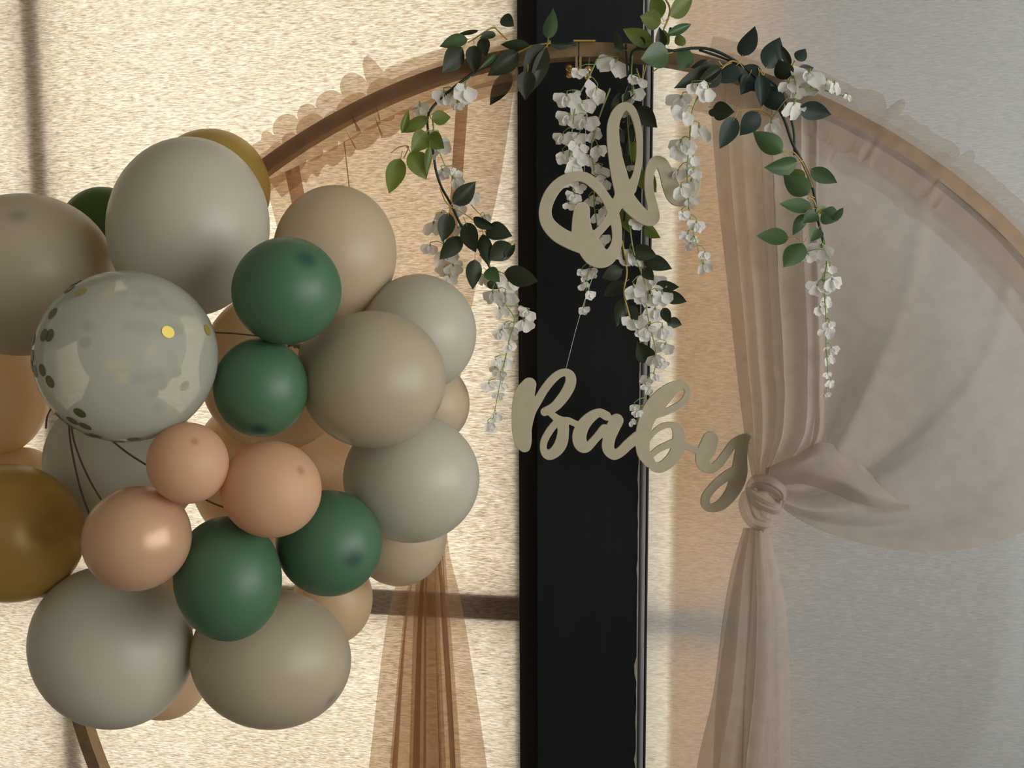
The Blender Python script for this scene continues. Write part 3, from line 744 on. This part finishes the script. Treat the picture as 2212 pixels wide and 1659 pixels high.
for b in BL: balloon(*b, tilt=0.45 if b[5] == 'blush' else 0.0)
# confetti balloon
CB = (280, 770, 201, 185, 0.965)
cb = balloon(*CB, 'clear', 'clear balloon filled with gold confetti dots')
cmat = {'g': solid('olive_foil_dot', (0.085, 0.085, 0.028), (0.12, 0.115, 0.04), 0.5), 'y': solid('glint_foil_dot', (0.95, 0.74, 0.16), (1.0, 0.8, 0.2), 0.5),  # the foil's glint is put into the bright yellow colour
        'o': solid('dull_gold_foil_dot', (0.30, 0.24, 0.05), (0.36, 0.29, 0.07), 0.4)}
dme = {}
for key, m in cmat.items():
    me = bpy.data.meshes.new('confetti_dot'); n = 18
    me.from_pydata([(math.cos(2*math.pi*i/n), math.sin(2*math.pi*i/n), 0.012) for i in range(n)]+[(math.cos(2*math.pi*i/n), math.sin(2*math.pi*i/n), -0.012) for i in range(n)], [],
                   [tuple(range(n)), tuple(range(2*n-1, n-1, -1))]+[(i, i+n, (i+1) % n+n, (i+1) % n) for i in range(n)])
    me.materials.append(m); dme[key] = me
def confetti(cx_, cy_, key, front):
    px, py = 60+cx_/3.95, 560+cy_/3.95
    a, b = (px-CB[0])/CB[2], -(py-CB[1])/CB[3]; h = math.hypot(a, b)
    if h > 0.985: a, b = a/h*0.985, b/h*0.985; h = 0.985
    c = math.sqrt(1-h*h)*(1 if front else -1)
    p = on_balloon(*CB, a, b, c, 1.004 if front else 0.985)
    nrm = (p-WORLD[cb].translation).normalized()
    x = nrm.orthogonal().normalized(); y = nrm.cross(x); s = 0.0078
    o = bpy.data.objects.new('confetti_dot', dme[key])
    finish(o, cb, Matrix(((x.x*s, y.x*s, nrm.x*s, p.x), (x.y*s, y.y*s, nrm.y*s, p.y), (x.z*s, y.z*s, nrm.z*s, p.z), (0, 0, 0, 1))))
for x, y in [(270, 495), (205, 665), (255, 668), (105, 695), (100, 825), (85, 900), (125, 945), (195, 935), (255, 1025), (385, 290), (480, 1270), (415, 1340), (515, 1385), (590, 1475), (535, 1490), (285, 1330), (365, 1405), (905, 1515), (780, 1553), (430, 230)]: confetti(x, y, 'g', True)
for x, y, k in [(485, 325, 'o'), (1175, 635, 'y'), (1530, 605, 'o')]: confetti(x, y, k, True)
for x, y in [(845, 545), (950, 535), (1040, 530), (1000, 590), (1100, 560), (1270, 560), (960, 350), (1080, 370), (1000, 260), (1100, 240), (1180, 330), (1260, 760), (1290, 860), (1320, 980), (1150, 1015), (1180, 1100), (1090, 1180), (1130, 1310), (1020, 1030), (940, 1030), (470, 700), (500, 560), (1390, 1110), (1330, 580), (1210, 370), (1300, 400)]: confetti(x, y, 'g', False)
for x, y in [(700, 910), (820, 910), (800, 1030), (660, 270), (1080, 770)]: confetti(x, y, 'y', False)
# strings tying the cluster
def dp(px, py, dep): return C0+ray(px, py)*dep
def string(pts, label):
    q = catmull(pts, 14)
    tag(mesh('balloon_string', *tube_geo([dp(*p) for p in q], 0.0014, 6), M['string'], None, dp(*pts[0])), label, 'string', 'strings tying the balloons together')
string([(452, 718, 1.19), (500, 720, 1.19), (560, 726, 1.19)], 'short dark string between the confetti balloon and the green balloons')
string([(225, 938, 1.10), (275, 978, 1.09), (325, 1010, 1.07)], 'dark string from below the confetti balloon to the smallest peach balloon')
string([(148, 905, 1.13), (153, 960, 1.13), (172, 1050, 1.12), (196, 1120, 1.10)], 'left of two brown strings running down from the confetti balloon')
string([(152, 905, 1.13), (162, 960, 1.13), (190, 1030, 1.12), (226, 1092, 1.09)], 'right of two brown strings running down from the confetti balloon')
string([(112, 880, 1.16), (102, 900, 1.17), (99, 925, 1.18)], 'short curved dark string left of the confetti balloon')
string([(438, 1076, 1.12), (460, 1087, 1.13), (484, 1096, 1.13)], 'short dark string between the two peach balloons')

# ------------------------------------------------------------------ wisteria garlands
def leaf_mesh(name, fold, arch, twist):
    rows = 11; V = []; Fc = []; fm = []
    for j in range(rows):
        t = j/(rows-1)
        w = 0.5*(math.sin(math.pi*min(1, t**0.80))**0.85)*(1-0.18*t) if 0 < t < 1 else 0.0
        if t > 0.8: w *= 1-0.25*(t-0.8)/0.2
        for k, s in enumerate((-1, -0.5, 0, 0.5, 1)):
            z = fold*abs(s)*w*1.6 + arch*math.sin(math.pi*t) + twist*s*w*(t-0.4)
            V.append((s*w, t, z))
    for j in range(rows-1):
        for k in range(4):
            Fc.append((j*5+k, j*5+k+1, (j+1)*5+k+1, (j+1)*5+k)); fm.append(0)
    gv, gf = tube_geo([(0.02, -0.20, -0.01), (0.0, -0.08, 0.0), (0, 0.12, 0.01)], [.020, .018, .010], 5)
    o = len(V); V += [tuple(v) for v in gv]; Fc += [tuple(i+o for i in f) for f in gf]; fm += [1]*len(gf)
    return V, Fc, fm
LEAF = {}
for mk_ in ('leaf_dark', 'leaf_cool_lit', 'leaf_mid', 'leaf_light'):
    for v, (fo, ar, tw) in enumerate(((0.25, -0.06, 0.2), (0.45, 0.08, -0.35), (-0.2, 0.10, 0.5))):
        V, Fc, fm = leaf_mesh('leaf', fo, ar, tw)
        me = bpy.data.meshes.new('leaf'); me.from_pydata(V, [], Fc)
        me.materials.append(M[mk_]); me.materials.append(M['yellow_stalk'])
        me.polygons.foreach_set('material_index', fm); me.polygons.foreach_set('use_smooth', [True]*len(Fc)); me.update()
        LEAF[(mk_, v)] = me
lr = random.Random(11)
def leaf(parent, bx, by, tx, ty, w, kind, d=1.415, dd=None):
    d0 = d+lr.uniform(-.008, .008); d1 = d0+(lr.uniform(-.022, .012) if dd is None else dd)
    b, t = P(bx, by, d0), P(tx, ty, d1)
    y = t-b; ln = y.length; y.normalize()
    x = y.cross(C0-b).normalized(); z = x.cross(y)
    rl = lr.uniform(-.45, .45); x, z = x*math.cos(rl)+z*math.sin(rl), z*math.cos(rl)-x*math.sin(rl)
    wd = w*d0/F*1.12/max(.85, math.cos(rl))
    o = bpy.data.objects.new('leaf', LEAF[(kind, lr.randrange(3))])
    sz = (wd+ln)/2
    finish(o, parent, Matrix(((x.x*wd, y.x*ln, z.x*sz*.6, b.x), (x.y*wd, y.y*ln, z.y*sz*.6, b.y), (x.z*wd, y.z*ln, z.z*sz*.6, b.z), (0, 0, 0, 1))))
def petal_geo(ang, ln, wd, cup, tiltz, notch=0.0, n=6, m=5):
    """petal hanging from the origin: ang from straight down, in the x-y plane, z towards the viewer"""
    V = []; Fc = []
    for j in range(n+1):
        t = j/n
        w = wd*0.5*math.sin(math.pi*min(1.0, 0.05+0.72*t**0.95))**0.9*(1+.10*math.sin(9*t+5*ang))
        for k in range(m+1):
            s = -1+2*k/m
            l = ln*t*(1-0.10*s*s*t-notch*(1-abs(s))*t*t)
            x, y = s*w, -l
            z = cup*(s*s)*w + tiltz*t - 0.25*tiltz*t*t + 0.07*math.sin(6*s+5*t+9*ang)*t*t
            V.append((x*math.cos(ang)-y*math.sin(ang), x*math.sin(ang)+y*math.cos(ang), z))
    for j in range(n):
        for k in range(m): a = j*(m+1)+k; Fc.append((a, a+1, a+m+2, a+m+1))
    return V, Fc
def blossom_mesh(petals):
    V, Fc, fm = [], [], []
    for p in petals:
        v, f = petal_geo(*p); o = len(V); V += v; Fc += [tuple(i+o for i in q) for q in f]; fm += [0]*len(f)
    gv, gf = tube_geo([(0, .26, 0), (0, .10, 0), (0, .02, .01), (0, -.14, .02)], [.022, .03, .085, .035], 7)
    o = len(V); V += [tuple(v) for v in gv]; Fc += [tuple(i+o for i in f) for f in gf]; fm += [1]*len(gf)
    me = bpy.data.meshes.new('blossom'); me.from_pydata(V, [], Fc); me.materials.append(M['petal']); me.materials.append(M['green_stalk'])
    me.polygons.foreach_set('material_index', fm); me.polygons.foreach_set('use_smooth', [True]*len(Fc)); me.update()
    return me
BLO = [blossom_mesh([(-.75, .98, .86, .30, -.14, .10), (.70, .92, .80, .30, -.06, .08), (0.0, .60, .40, .7, .20)]),
       blossom_mesh([(-.35, .90, 1.05, .22, -.12, .16), (.60, .80, .80, .30, .04, .05), (-1.2, .62, .40, .5, .14)]),
       blossom_mesh([(-1.10, .92, .66, .25, .06, .0), (.10, .95, .95, .35, -.12, .14), (1.15, .72, .56, .35, .10)]),
       blossom_mesh([(-.45, 1.0, .70, .40, .06, .0), (.55, .98, .66, .40, .02, .1), (1.45, .60, .46, .3, -.06)]),
       blossom_mesh([(-.95, .85, .95, .2, -.05, .2), (.85, .95, .90, .2, -.10, .15), (-.1, .75, .45, .8, .22), (.35, .5, .3, .8, .26)])]
br = random.Random(5)
def blossom(parent, px, py, size, d, attach=None):
    """size in pixels: spread of the flower; px, py its middle"""
    d += br.uniform(-.010, .010); s = size*d/F*0.92
    ang = br.uniform(-.5, .5); yaw = br.uniform(-.6, .6); pit = br.uniform(-.5, .35)
    c = P(px, py, d)
    bx = Matrix(((RGT.x, UP.x, -FWD.x), (RGT.y, UP.y, -FWD.y), (RGT.z, UP.z, -FWD.z)))
    R3 = bx @ Matrix.Rotation(ang, 3, 'Z') @ Matrix.Rotation(yaw, 3, 'Y') @ Matrix.Rotation(pit, 3, 'X')
    top = c + (R3 @ Vector((0, 0.42, 0)))*s
    o = bpy.data.objects.new('blossom', BLO[br.randrange(5)])
    finish(o, parent, Matrix.Translation(top) @ (R3*s).to_4x4())
    return top + (R3 @ Vector((0, 0.24, 0)))*s
def raceme(parent, path, flowers, d, rad=0.0016):
    """a hanging flower stalk; each blossom joins it by a thin pedicel"""
    pts = [P(x, y, d) for x, y in catmull(path, 26)]
    o = bpy.data.objects.new('raceme', None); o.empty_display_size = .02
    V, Fc = tube_geo(pts, [rad*(1-.6*i/25) for i in range(26)], 6)
    holder = mesh('raceme', V, Fc, M['green_stalk'], parent)
    bpy.data.objects.remove(o)
    geo = []
    for f in flowers:
        a = blossom(holder, *f, d)
        best = min(pts, key=lambda q: (q-a).length)
        up = [q for q in pts if q.z >= a.z-0.004]
        if up: best = min(up, key=lambda q: (q-a).length)
        if (best-a).length > .002:
            m = (best+a)/2+Vector((0, 0, .003)); geo.append(tube_geo([best, m, a], rad*.5, 5))
    if geo:
        gv, gf = join_geo((holder.data.vertices and [v.co.copy() for v in holder.data.vertices], [tuple(p.vertices) for p in holder.data.polygons]), *geo)
        holder.data.clear_geometry(); holder.data.from_pydata([tuple(v) for v in gv], [], gf)
        holder.data.polygons.foreach_set('use_smooth', [True]*len(holder.data.polygons)); holder.data.update()
    return holder
def vine(parent, path, d, rad, mat='vine', name='vine'):
    q = catmull([(p[0], p[1], p[2] if len(p) > 2 else d) for p in path], 8*len(path))
    return mesh(name, *tube_geo([P(*p) for p in q], rad, 6), M[mat], parent)
D, B_, G, Y_ = 'leaf_dark', 'leaf_cool_lit', 'leaf_mid', 'leaf_light'

# left garland
g1 = empty('wisteria_garland', P(1110, 120, 1.43), 'leafy white wisteria garland on the left of the hoop, trailing beside the balloons', 'garland', 'artificial wisteria garlands on the hoop')
vine(g1, [(1245, 96, 1.43), (1186, 95), (1130, 104), (1085, 120), (1030, 152), (965, 202), (927, 243), (925, 284), (935, 325), (942, 369), (954, 405), (974, 441), (1000, 494), (1040, 545), (1062, 585)], 1.425, .0026)
vine(g1, [(1119, 114), (1150, 100), (1190, 93)], 1.415, .0016, 'yellow_stalk', 'stalk')
vine(g1, [(1011, 92), (1038, 75), (1055, 64), (1068, 60), (1076, 67), (1096, 86)], 1.415, .0014, 'yellow_stalk', 'stalk')
vine(g1, [(1238, 88), (1260, 88), (1286, 88)], 1.43, .0017, 'yellow_stalk', 'stalk')
vine(g1, [(950, 405), (966, 440), (1000, 460), (1030, 480)], 1.415, .0012, 'yellow_stalk', 'stalk')
vine(g1, [(1036, 550), (1058, 575), (1090, 592)], 1.415, .0012, 'yellow_stalk', 'stalk')
vine(g1, [(845, 330), (862, 318), (882, 317), (872, 342)], 1.415, .0010, 'yellow_stalk', 'stalk')
for a in [(1082, 40, 1111, 57, 26, D), (1034, 66, 987, 75, 9, D), (1011, 85, 949, 101, 26, G), (1000, 103, 955, 157, 42, D), (1024, 98, 1026, 160, 33, D), (1042, 80, 1050, 123, 27, D),
          (1071, 73, 1035, 82, 15, D), (1144, 98, 1081, 96, 21, D), (1119, 113, 1053, 164, 40, D), (1072, 117, 1032, 152, 11, G), (1184, 84, 1195, 18, 29, G), (1180, 100, 1130, 158, 46, D),
          (1140, 152, 1135, 217, 38, D), (1180, 105, 1148, 200, 32, D), (1188, 95, 1242, 95, 15, D),
          (925, 252, 866, 287, 26, Y_), (868, 288, 882, 237, 17, Y_), (932, 256, 974, 253, 30, Y_), (930, 288, 960, 321, 36, Y_), (922, 286, 888, 330, 40, Y_), (886, 328, 921, 388, 46, Y_), (865, 342, 840, 419, 40, Y_), (928, 316, 922, 378, 16, Y_),
          (977, 440, 1028, 392, 38, D), (970, 460, 955, 523, 37, D), (998, 511, 949, 561, 36, D), (1006, 481, 1028, 546, 38, D), (1022, 470, 1075, 493, 22, D), (1048, 500, 1107, 510, 38, D),
          (1104, 526, 1056, 562, 44, D), (1092, 556, 1113, 527, 18, D), (1043, 505, 1056, 576, 30, D), (1026, 560, 1021, 626, 34, D), (1088, 590, 1163, 608, 42, D), (1050, 583, 1080, 610, 31, G), (1052, 610, 1078, 624, 18, D)]:
    leaf(g1, *a, d=1.412)
leaf(g1, 1105, 158, 1058, 228, 34, 'leaf_dark', d=1.49)
raceme(g1, [(1018, 165), (1000, 182), (975, 200)], [(962, 216, 40), (1004, 206, 46), (988, 232, 22)], 1.425)
raceme(g1, [(935, 262), (940, 300), (958, 350), (975, 380), (988, 398)], [(948, 324, 48), (912, 240, 36), (962, 376, 30), (985, 376, 24), (988, 394, 28), (933, 290, 26)], 1.432)
raceme(g1, [(1000, 420), (1020, 445), (1045, 472)], [(1022, 431, 26), (993, 455, 30), (1050, 472, 20)], 1.432)
raceme(g1, [(972, 470), (960, 510), (958, 550), (962, 600)], [(935, 494, 36), (952, 467, 26), (992, 500, 26), (928, 540, 28), (964, 556, 50), (956, 586, 30), (984, 583, 32), (974, 607, 28)], 1.435)
raceme(g1, [(1060, 585), (1075, 620), (1090, 655), (1112, 690), (1100, 735), (1092, 775), (1082, 820), (1072, 870), (1062, 918)],
       [(1046, 608, 32), (1093, 619, 42), (1066, 644, 38), (1091, 650, 42), (1082, 676, 32), (1136, 681, 30), (1138, 703, 34), (1088, 708, 24), (1102, 722, 36), (1080, 727, 24), (1102, 752, 24), (1091, 786, 32), (1074, 783, 20), (1070, 800, 20), (1080, 812, 24), (1057, 836, 24), (1082, 836, 22), (1077, 858, 20), (1071, 902, 24), (1057, 921, 22), (1065, 928, 18)], 1.415)

# middle garland
g2 = empty('wisteria_garland', P(1390, 110, 1.43), 'leafy white wisteria garland hanging in the middle behind the word Oh', 'garland', 'artificial wisteria garlands on the hoop')
vine(g2, [(1449, 60), (1438, 90), (1400, 105), (1366, 112), (1362, 180), (1356, 300), (1352, 420), (1346, 520), (1350, 585)], 1.428, .0026)
vine(g2, [(1352, 95), (1354, 140), (1358, 190)], 1.42, .0020)
vine(g2, [(1432, -10), (1446, 15), (1444, 38), (1434, 62)], 1.42, .0018, 'yellow_stalk', 'stalk')
vine(g2, [(1344, 520), (1354, 586), (1348, 632), (1360, 684)], 1.424, .0016, 'yellow_stalk', 'stalk')
vine(g2, [(1410, 155), (1428, 142), (1430, 132)], 1.424, .0012, 'yellow_stalk', 'stalk')
vine(g2, [(1375, 148), (1378, 158), (1386, 172), (1396, 140)], 1.424, .0014, 'yellow_stalk', 'stalk')
for a in [(1430, 38, 1408, -10, 34, Y_), (1447, 35, 1498, -10, 36, Y_), (1428, 50, 1382, 35, 36, Y_), (1410, 95, 1345, 62, 32, Y_), (1430, 105, 1424, 58, 23, D), (1443, 98, 1432, 62, 15, Y_), (1440, 75, 1494, 52, 19, G), (1474, 100, 1463, 72, 21, Y_),
          (1445, 115, 1384, 128, 50, G), (1490, 108, 1466, 151, 37, G), (1395, 95, 1368, 88, 23, D), (1340, 108, 1330, 66, 18, D), (1350, 108, 1322, 102, 14, D)]:
    leaf(g2, *a, d=1.405)
for a in [(1372, 235, 1420, 276, 36, D), (1368, 194, 1346, 222, 17, D), (1350, 262, 1376, 250, 23, D), (1342, 280, 1366, 310, 32, D), (1370, 305, 1358, 363, 24, Y_), (1380, 370, 1418, 416, 38, Y_), (1340, 448, 1362, 505, 28, Y_), (1395, 488, 1427, 514, 24, Y_),
          (1365, 540, 1419, 553, 34, D), (1388, 565, 1452, 581, 32, D), (1412, 620, 1468, 620, 26, D), (1435, 638, 1484, 652, 27, D), (1432, 665, 1448, 700, 22, D), (1440, 692, 1473, 702, 24, D), (1410, 780, 1377, 738, 38, D),
          (1345, 582, 1300, 600, 32, D), (1350, 610, 1303, 640, 30, D), (1350, 640, 1332, 706, 28, D), (1355, 662, 1378, 692, 28, D), (1390, 580, 1412, 606, 24, D), (1350, 200, 1318, 270, 34, D), (1345, 330, 1362, 400, 30, D)]:
    leaf(g2, *a, d=1.430)
raceme(g2, [(1290, 127), (1268, 175), (1246, 216), (1237, 275), (1230, 326), (1233, 382), (1243, 448)],
       [(1252, 160, 30), (1323, 147, 52), (1283, 206, 42), (1224, 222, 40), (1240, 212, 26), (1262, 235, 42), (1227, 263, 40), (1264, 271, 42), (1215, 304, 32), (1244, 300, 40), (1249, 327, 36), (1222, 341, 34), (1249, 350, 36), (1237, 365, 40), (1224, 398, 20), (1249, 407, 26), (1237, 429, 26), (1233, 446, 24)], 1.422)
raceme(g2, [(1318, 191), (1299, 241), (1284, 288), (1277, 326), (1285, 380), (1283, 440), (1290, 500), (1275, 570), (1267, 610), (1266, 640), (1262, 662)],
       [(1284, 294, 28), (1294, 329, 32), (1273, 348, 28), (1293, 373, 32), (1302, 398, 28), (1274, 438, 26), (1293, 432, 20), (1302, 457, 22), (1290, 473, 28), (1301, 521, 32), (1258, 590, 20), (1278, 592, 26), (1263, 603, 18), (1262, 619, 20), (1275, 639, 24), (1263, 672, 22)], 1.432)
raceme(g2, [(1366, 120), (1364, 160), (1368, 200), (1356, 250), (1362, 340)], [(1378, 178, 32), (1370, 210, 36), (1349, 246, 18), (1365, 364, 16)], 1.418)
raceme(g2, [(1358, 470), (1368, 541), (1382, 581), (1400, 632), (1397, 670), (1410, 728), (1418, 763), (1415, 796), (1402, 834), (1390, 870), (1375, 910)],
       [(1375, 487, 24), (1365, 563, 52), (1375, 632, 42), (1410, 614, 48), (1387, 652, 28), (1408, 650, 30), (1432, 647, 38), (1413, 682, 38), (1375, 703, 46), (1402, 718, 28), (1390, 727, 28), (1430, 723, 42), (1433, 754, 36), (1412, 779, 28), (1425, 791, 22), (1435, 787, 18), (1418, 817, 20), (1397, 824, 26), (1397, 836, 18), (1402, 848, 16), (1372, 882, 20), (1377, 896, 18), (1366, 914, 15)], 1.420)

# right garland
g3 = empty('wisteria_garland', P(1650, 180, 1.43), 'leafy white wisteria garland on the right of the hoop, trailing over the pale drape', 'garland', 'artificial wisteria garlands on the hoop')
vine(g3, [(1440, 112), (1500, 104), (1545, 110), (1600, 140), (1650, 185), (1690, 250), (1712, 310), (1738, 360), (1757, 412), (1766, 470), (1777, 515), (1784, 545)], 1.400, .0026)
vine(g3, [(1510, 108), (1560, 125), (1620, 152), (1680, 190), (1712, 270), (1716, 335)], 1.405, .0020)
vine(g3, [(1552, 132), (1562, 142), (1580, 132), (1598, 136)], 1.395, .0015, 'yellow_stalk', 'stalk')
vine(g3, [(1640, 150), (1650, 168), (1658, 186)], 1.395, .0013, 'yellow_stalk', 'stalk')
vine(g3, [(1712, 170), (1710, 150), (1717, 132)], 1.395, .0016, 'yellow_stalk', 'stalk')
vine(g3, [(1586, 240), (1620, 236), (1645, 238), (1668, 252)], 1.390, .0012, 'yellow_stalk', 'stalk')
vine(g3, [(1690, 328), (1712, 328), (1732, 350), (1748, 385), (1755, 405)], 1.390, .0013, 'yellow_stalk', 'stalk')
vine(g3, [(1745, 428), (1757, 432), (1763, 448)], 1.390, .0014, 'yellow_stalk', 'stalk')
vine(g3, [(1704, 514), (1722, 513), (1730, 520)], 1.390, .0013, 'yellow_stalk', 'stalk')
for a in [(1603, 122, 1631, 56, 36, B_), (1655, 148, 1685, 80, 44, B_), (1708, 142, 1686, 96, 15, D), (1722, 131, 1740, 105, 26, B_), (1718, 162, 1758, 146, 26, D), (1700, 172, 1682, 128, 36, D),
          (1560, 145, 1455, 191, 36, D), (1557, 150, 1505, 184, 40, D), (1592, 140, 1552, 179, 44, B_), (1603, 143, 1642, 200, 46, B_), (1640, 160, 1645, 231, 30, B_), (1653, 190, 1692, 240, 42, B_),
          (1540, 232, 1587, 242, 36, D), (1530, 241, 1557, 246, 15, D), (1725, 232, 1796, 248, 36, B_), (1588, 253, 1554, 322, 38, B_), (1640, 243, 1598, 293, 40, B_), (1620, 160, 1600, 205, 34, B_), (1528, 132, 1492, 146, 16, D)]:
    leaf(g3, *a, d=1.392)
for a in [(1690, 330, 1626, 283, 40, G), (1722, 350, 1650, 362, 36, G), (1748, 420, 1692, 378, 42, G), (1740, 385, 1700, 368, 22, Y_), (1750, 366, 1809, 395, 30, G), (1755, 450, 1683, 440, 30, G), (1775, 458, 1812, 476, 38, G), (1800, 478, 1822, 448, 16, G),
          (1762, 460, 1788, 450, 19, Y_), (1765, 463, 1735, 482, 30, G), (1740, 462, 1712, 509, 24, G), (1768, 494, 1750, 523, 28, G), (1704, 515, 1634, 509, 34, G), (1735, 525, 1692, 578, 42, G)]:
    leaf(g3, *a, d=1.375)
raceme(g3, [(1535, 180), (1511, 203), (1493, 250), (1490, 300), (1484, 369), (1487, 413), (1490, 467), (1506, 532), (1519, 576)],
       [(1522, 203, 44), (1468, 225, 42), (1475, 253, 40), (1500, 192, 28), (1510, 288, 46), (1468, 316, 36), (1478, 326, 42), (1493, 348, 32), (1493, 376, 30), (1462, 379, 28), (1472, 416, 34), (1490, 401, 30), (1493, 438, 30), (1478, 467, 26), (1503, 492, 30), (1484, 514, 28), (1500, 520, 18), (1493, 533, 22), (1522, 553, 22), (1522, 579, 28)], 1.388)
raceme(g3, [(1715, 165), (1720, 190), (1716, 215), (1708, 250)], [(1702, 189, 36), (1717, 205, 28), (1707, 238, 40), (1725, 237, 26)], 1.380)
raceme(g3, [(1722, 190), (1745, 195), (1780, 195), (1830, 210)], [(1744, 172, 50), (1756, 190, 40), (1781, 188, 34), (1801, 192, 30), (1830, 211, 18), (1668, 276, 30)], 1.385)
raceme(g3, [(1784, 540), (1786, 570), (1780, 610), (1782, 650), (1785, 700), (1785, 760), (1788, 800), (1785, 855)],
       [(1772, 549, 48), (1750, 557, 26), (1790, 584, 28), (1801, 615, 36), (1776, 619, 42), (1761, 626, 30), (1782, 653, 28), (1774, 673, 26), (1791, 704, 22), (1784, 719, 30), (1797, 760, 24), (1790, 779, 24), (1788, 812, 16), (1791, 829, 20), (1785, 855, 16)], 1.372)
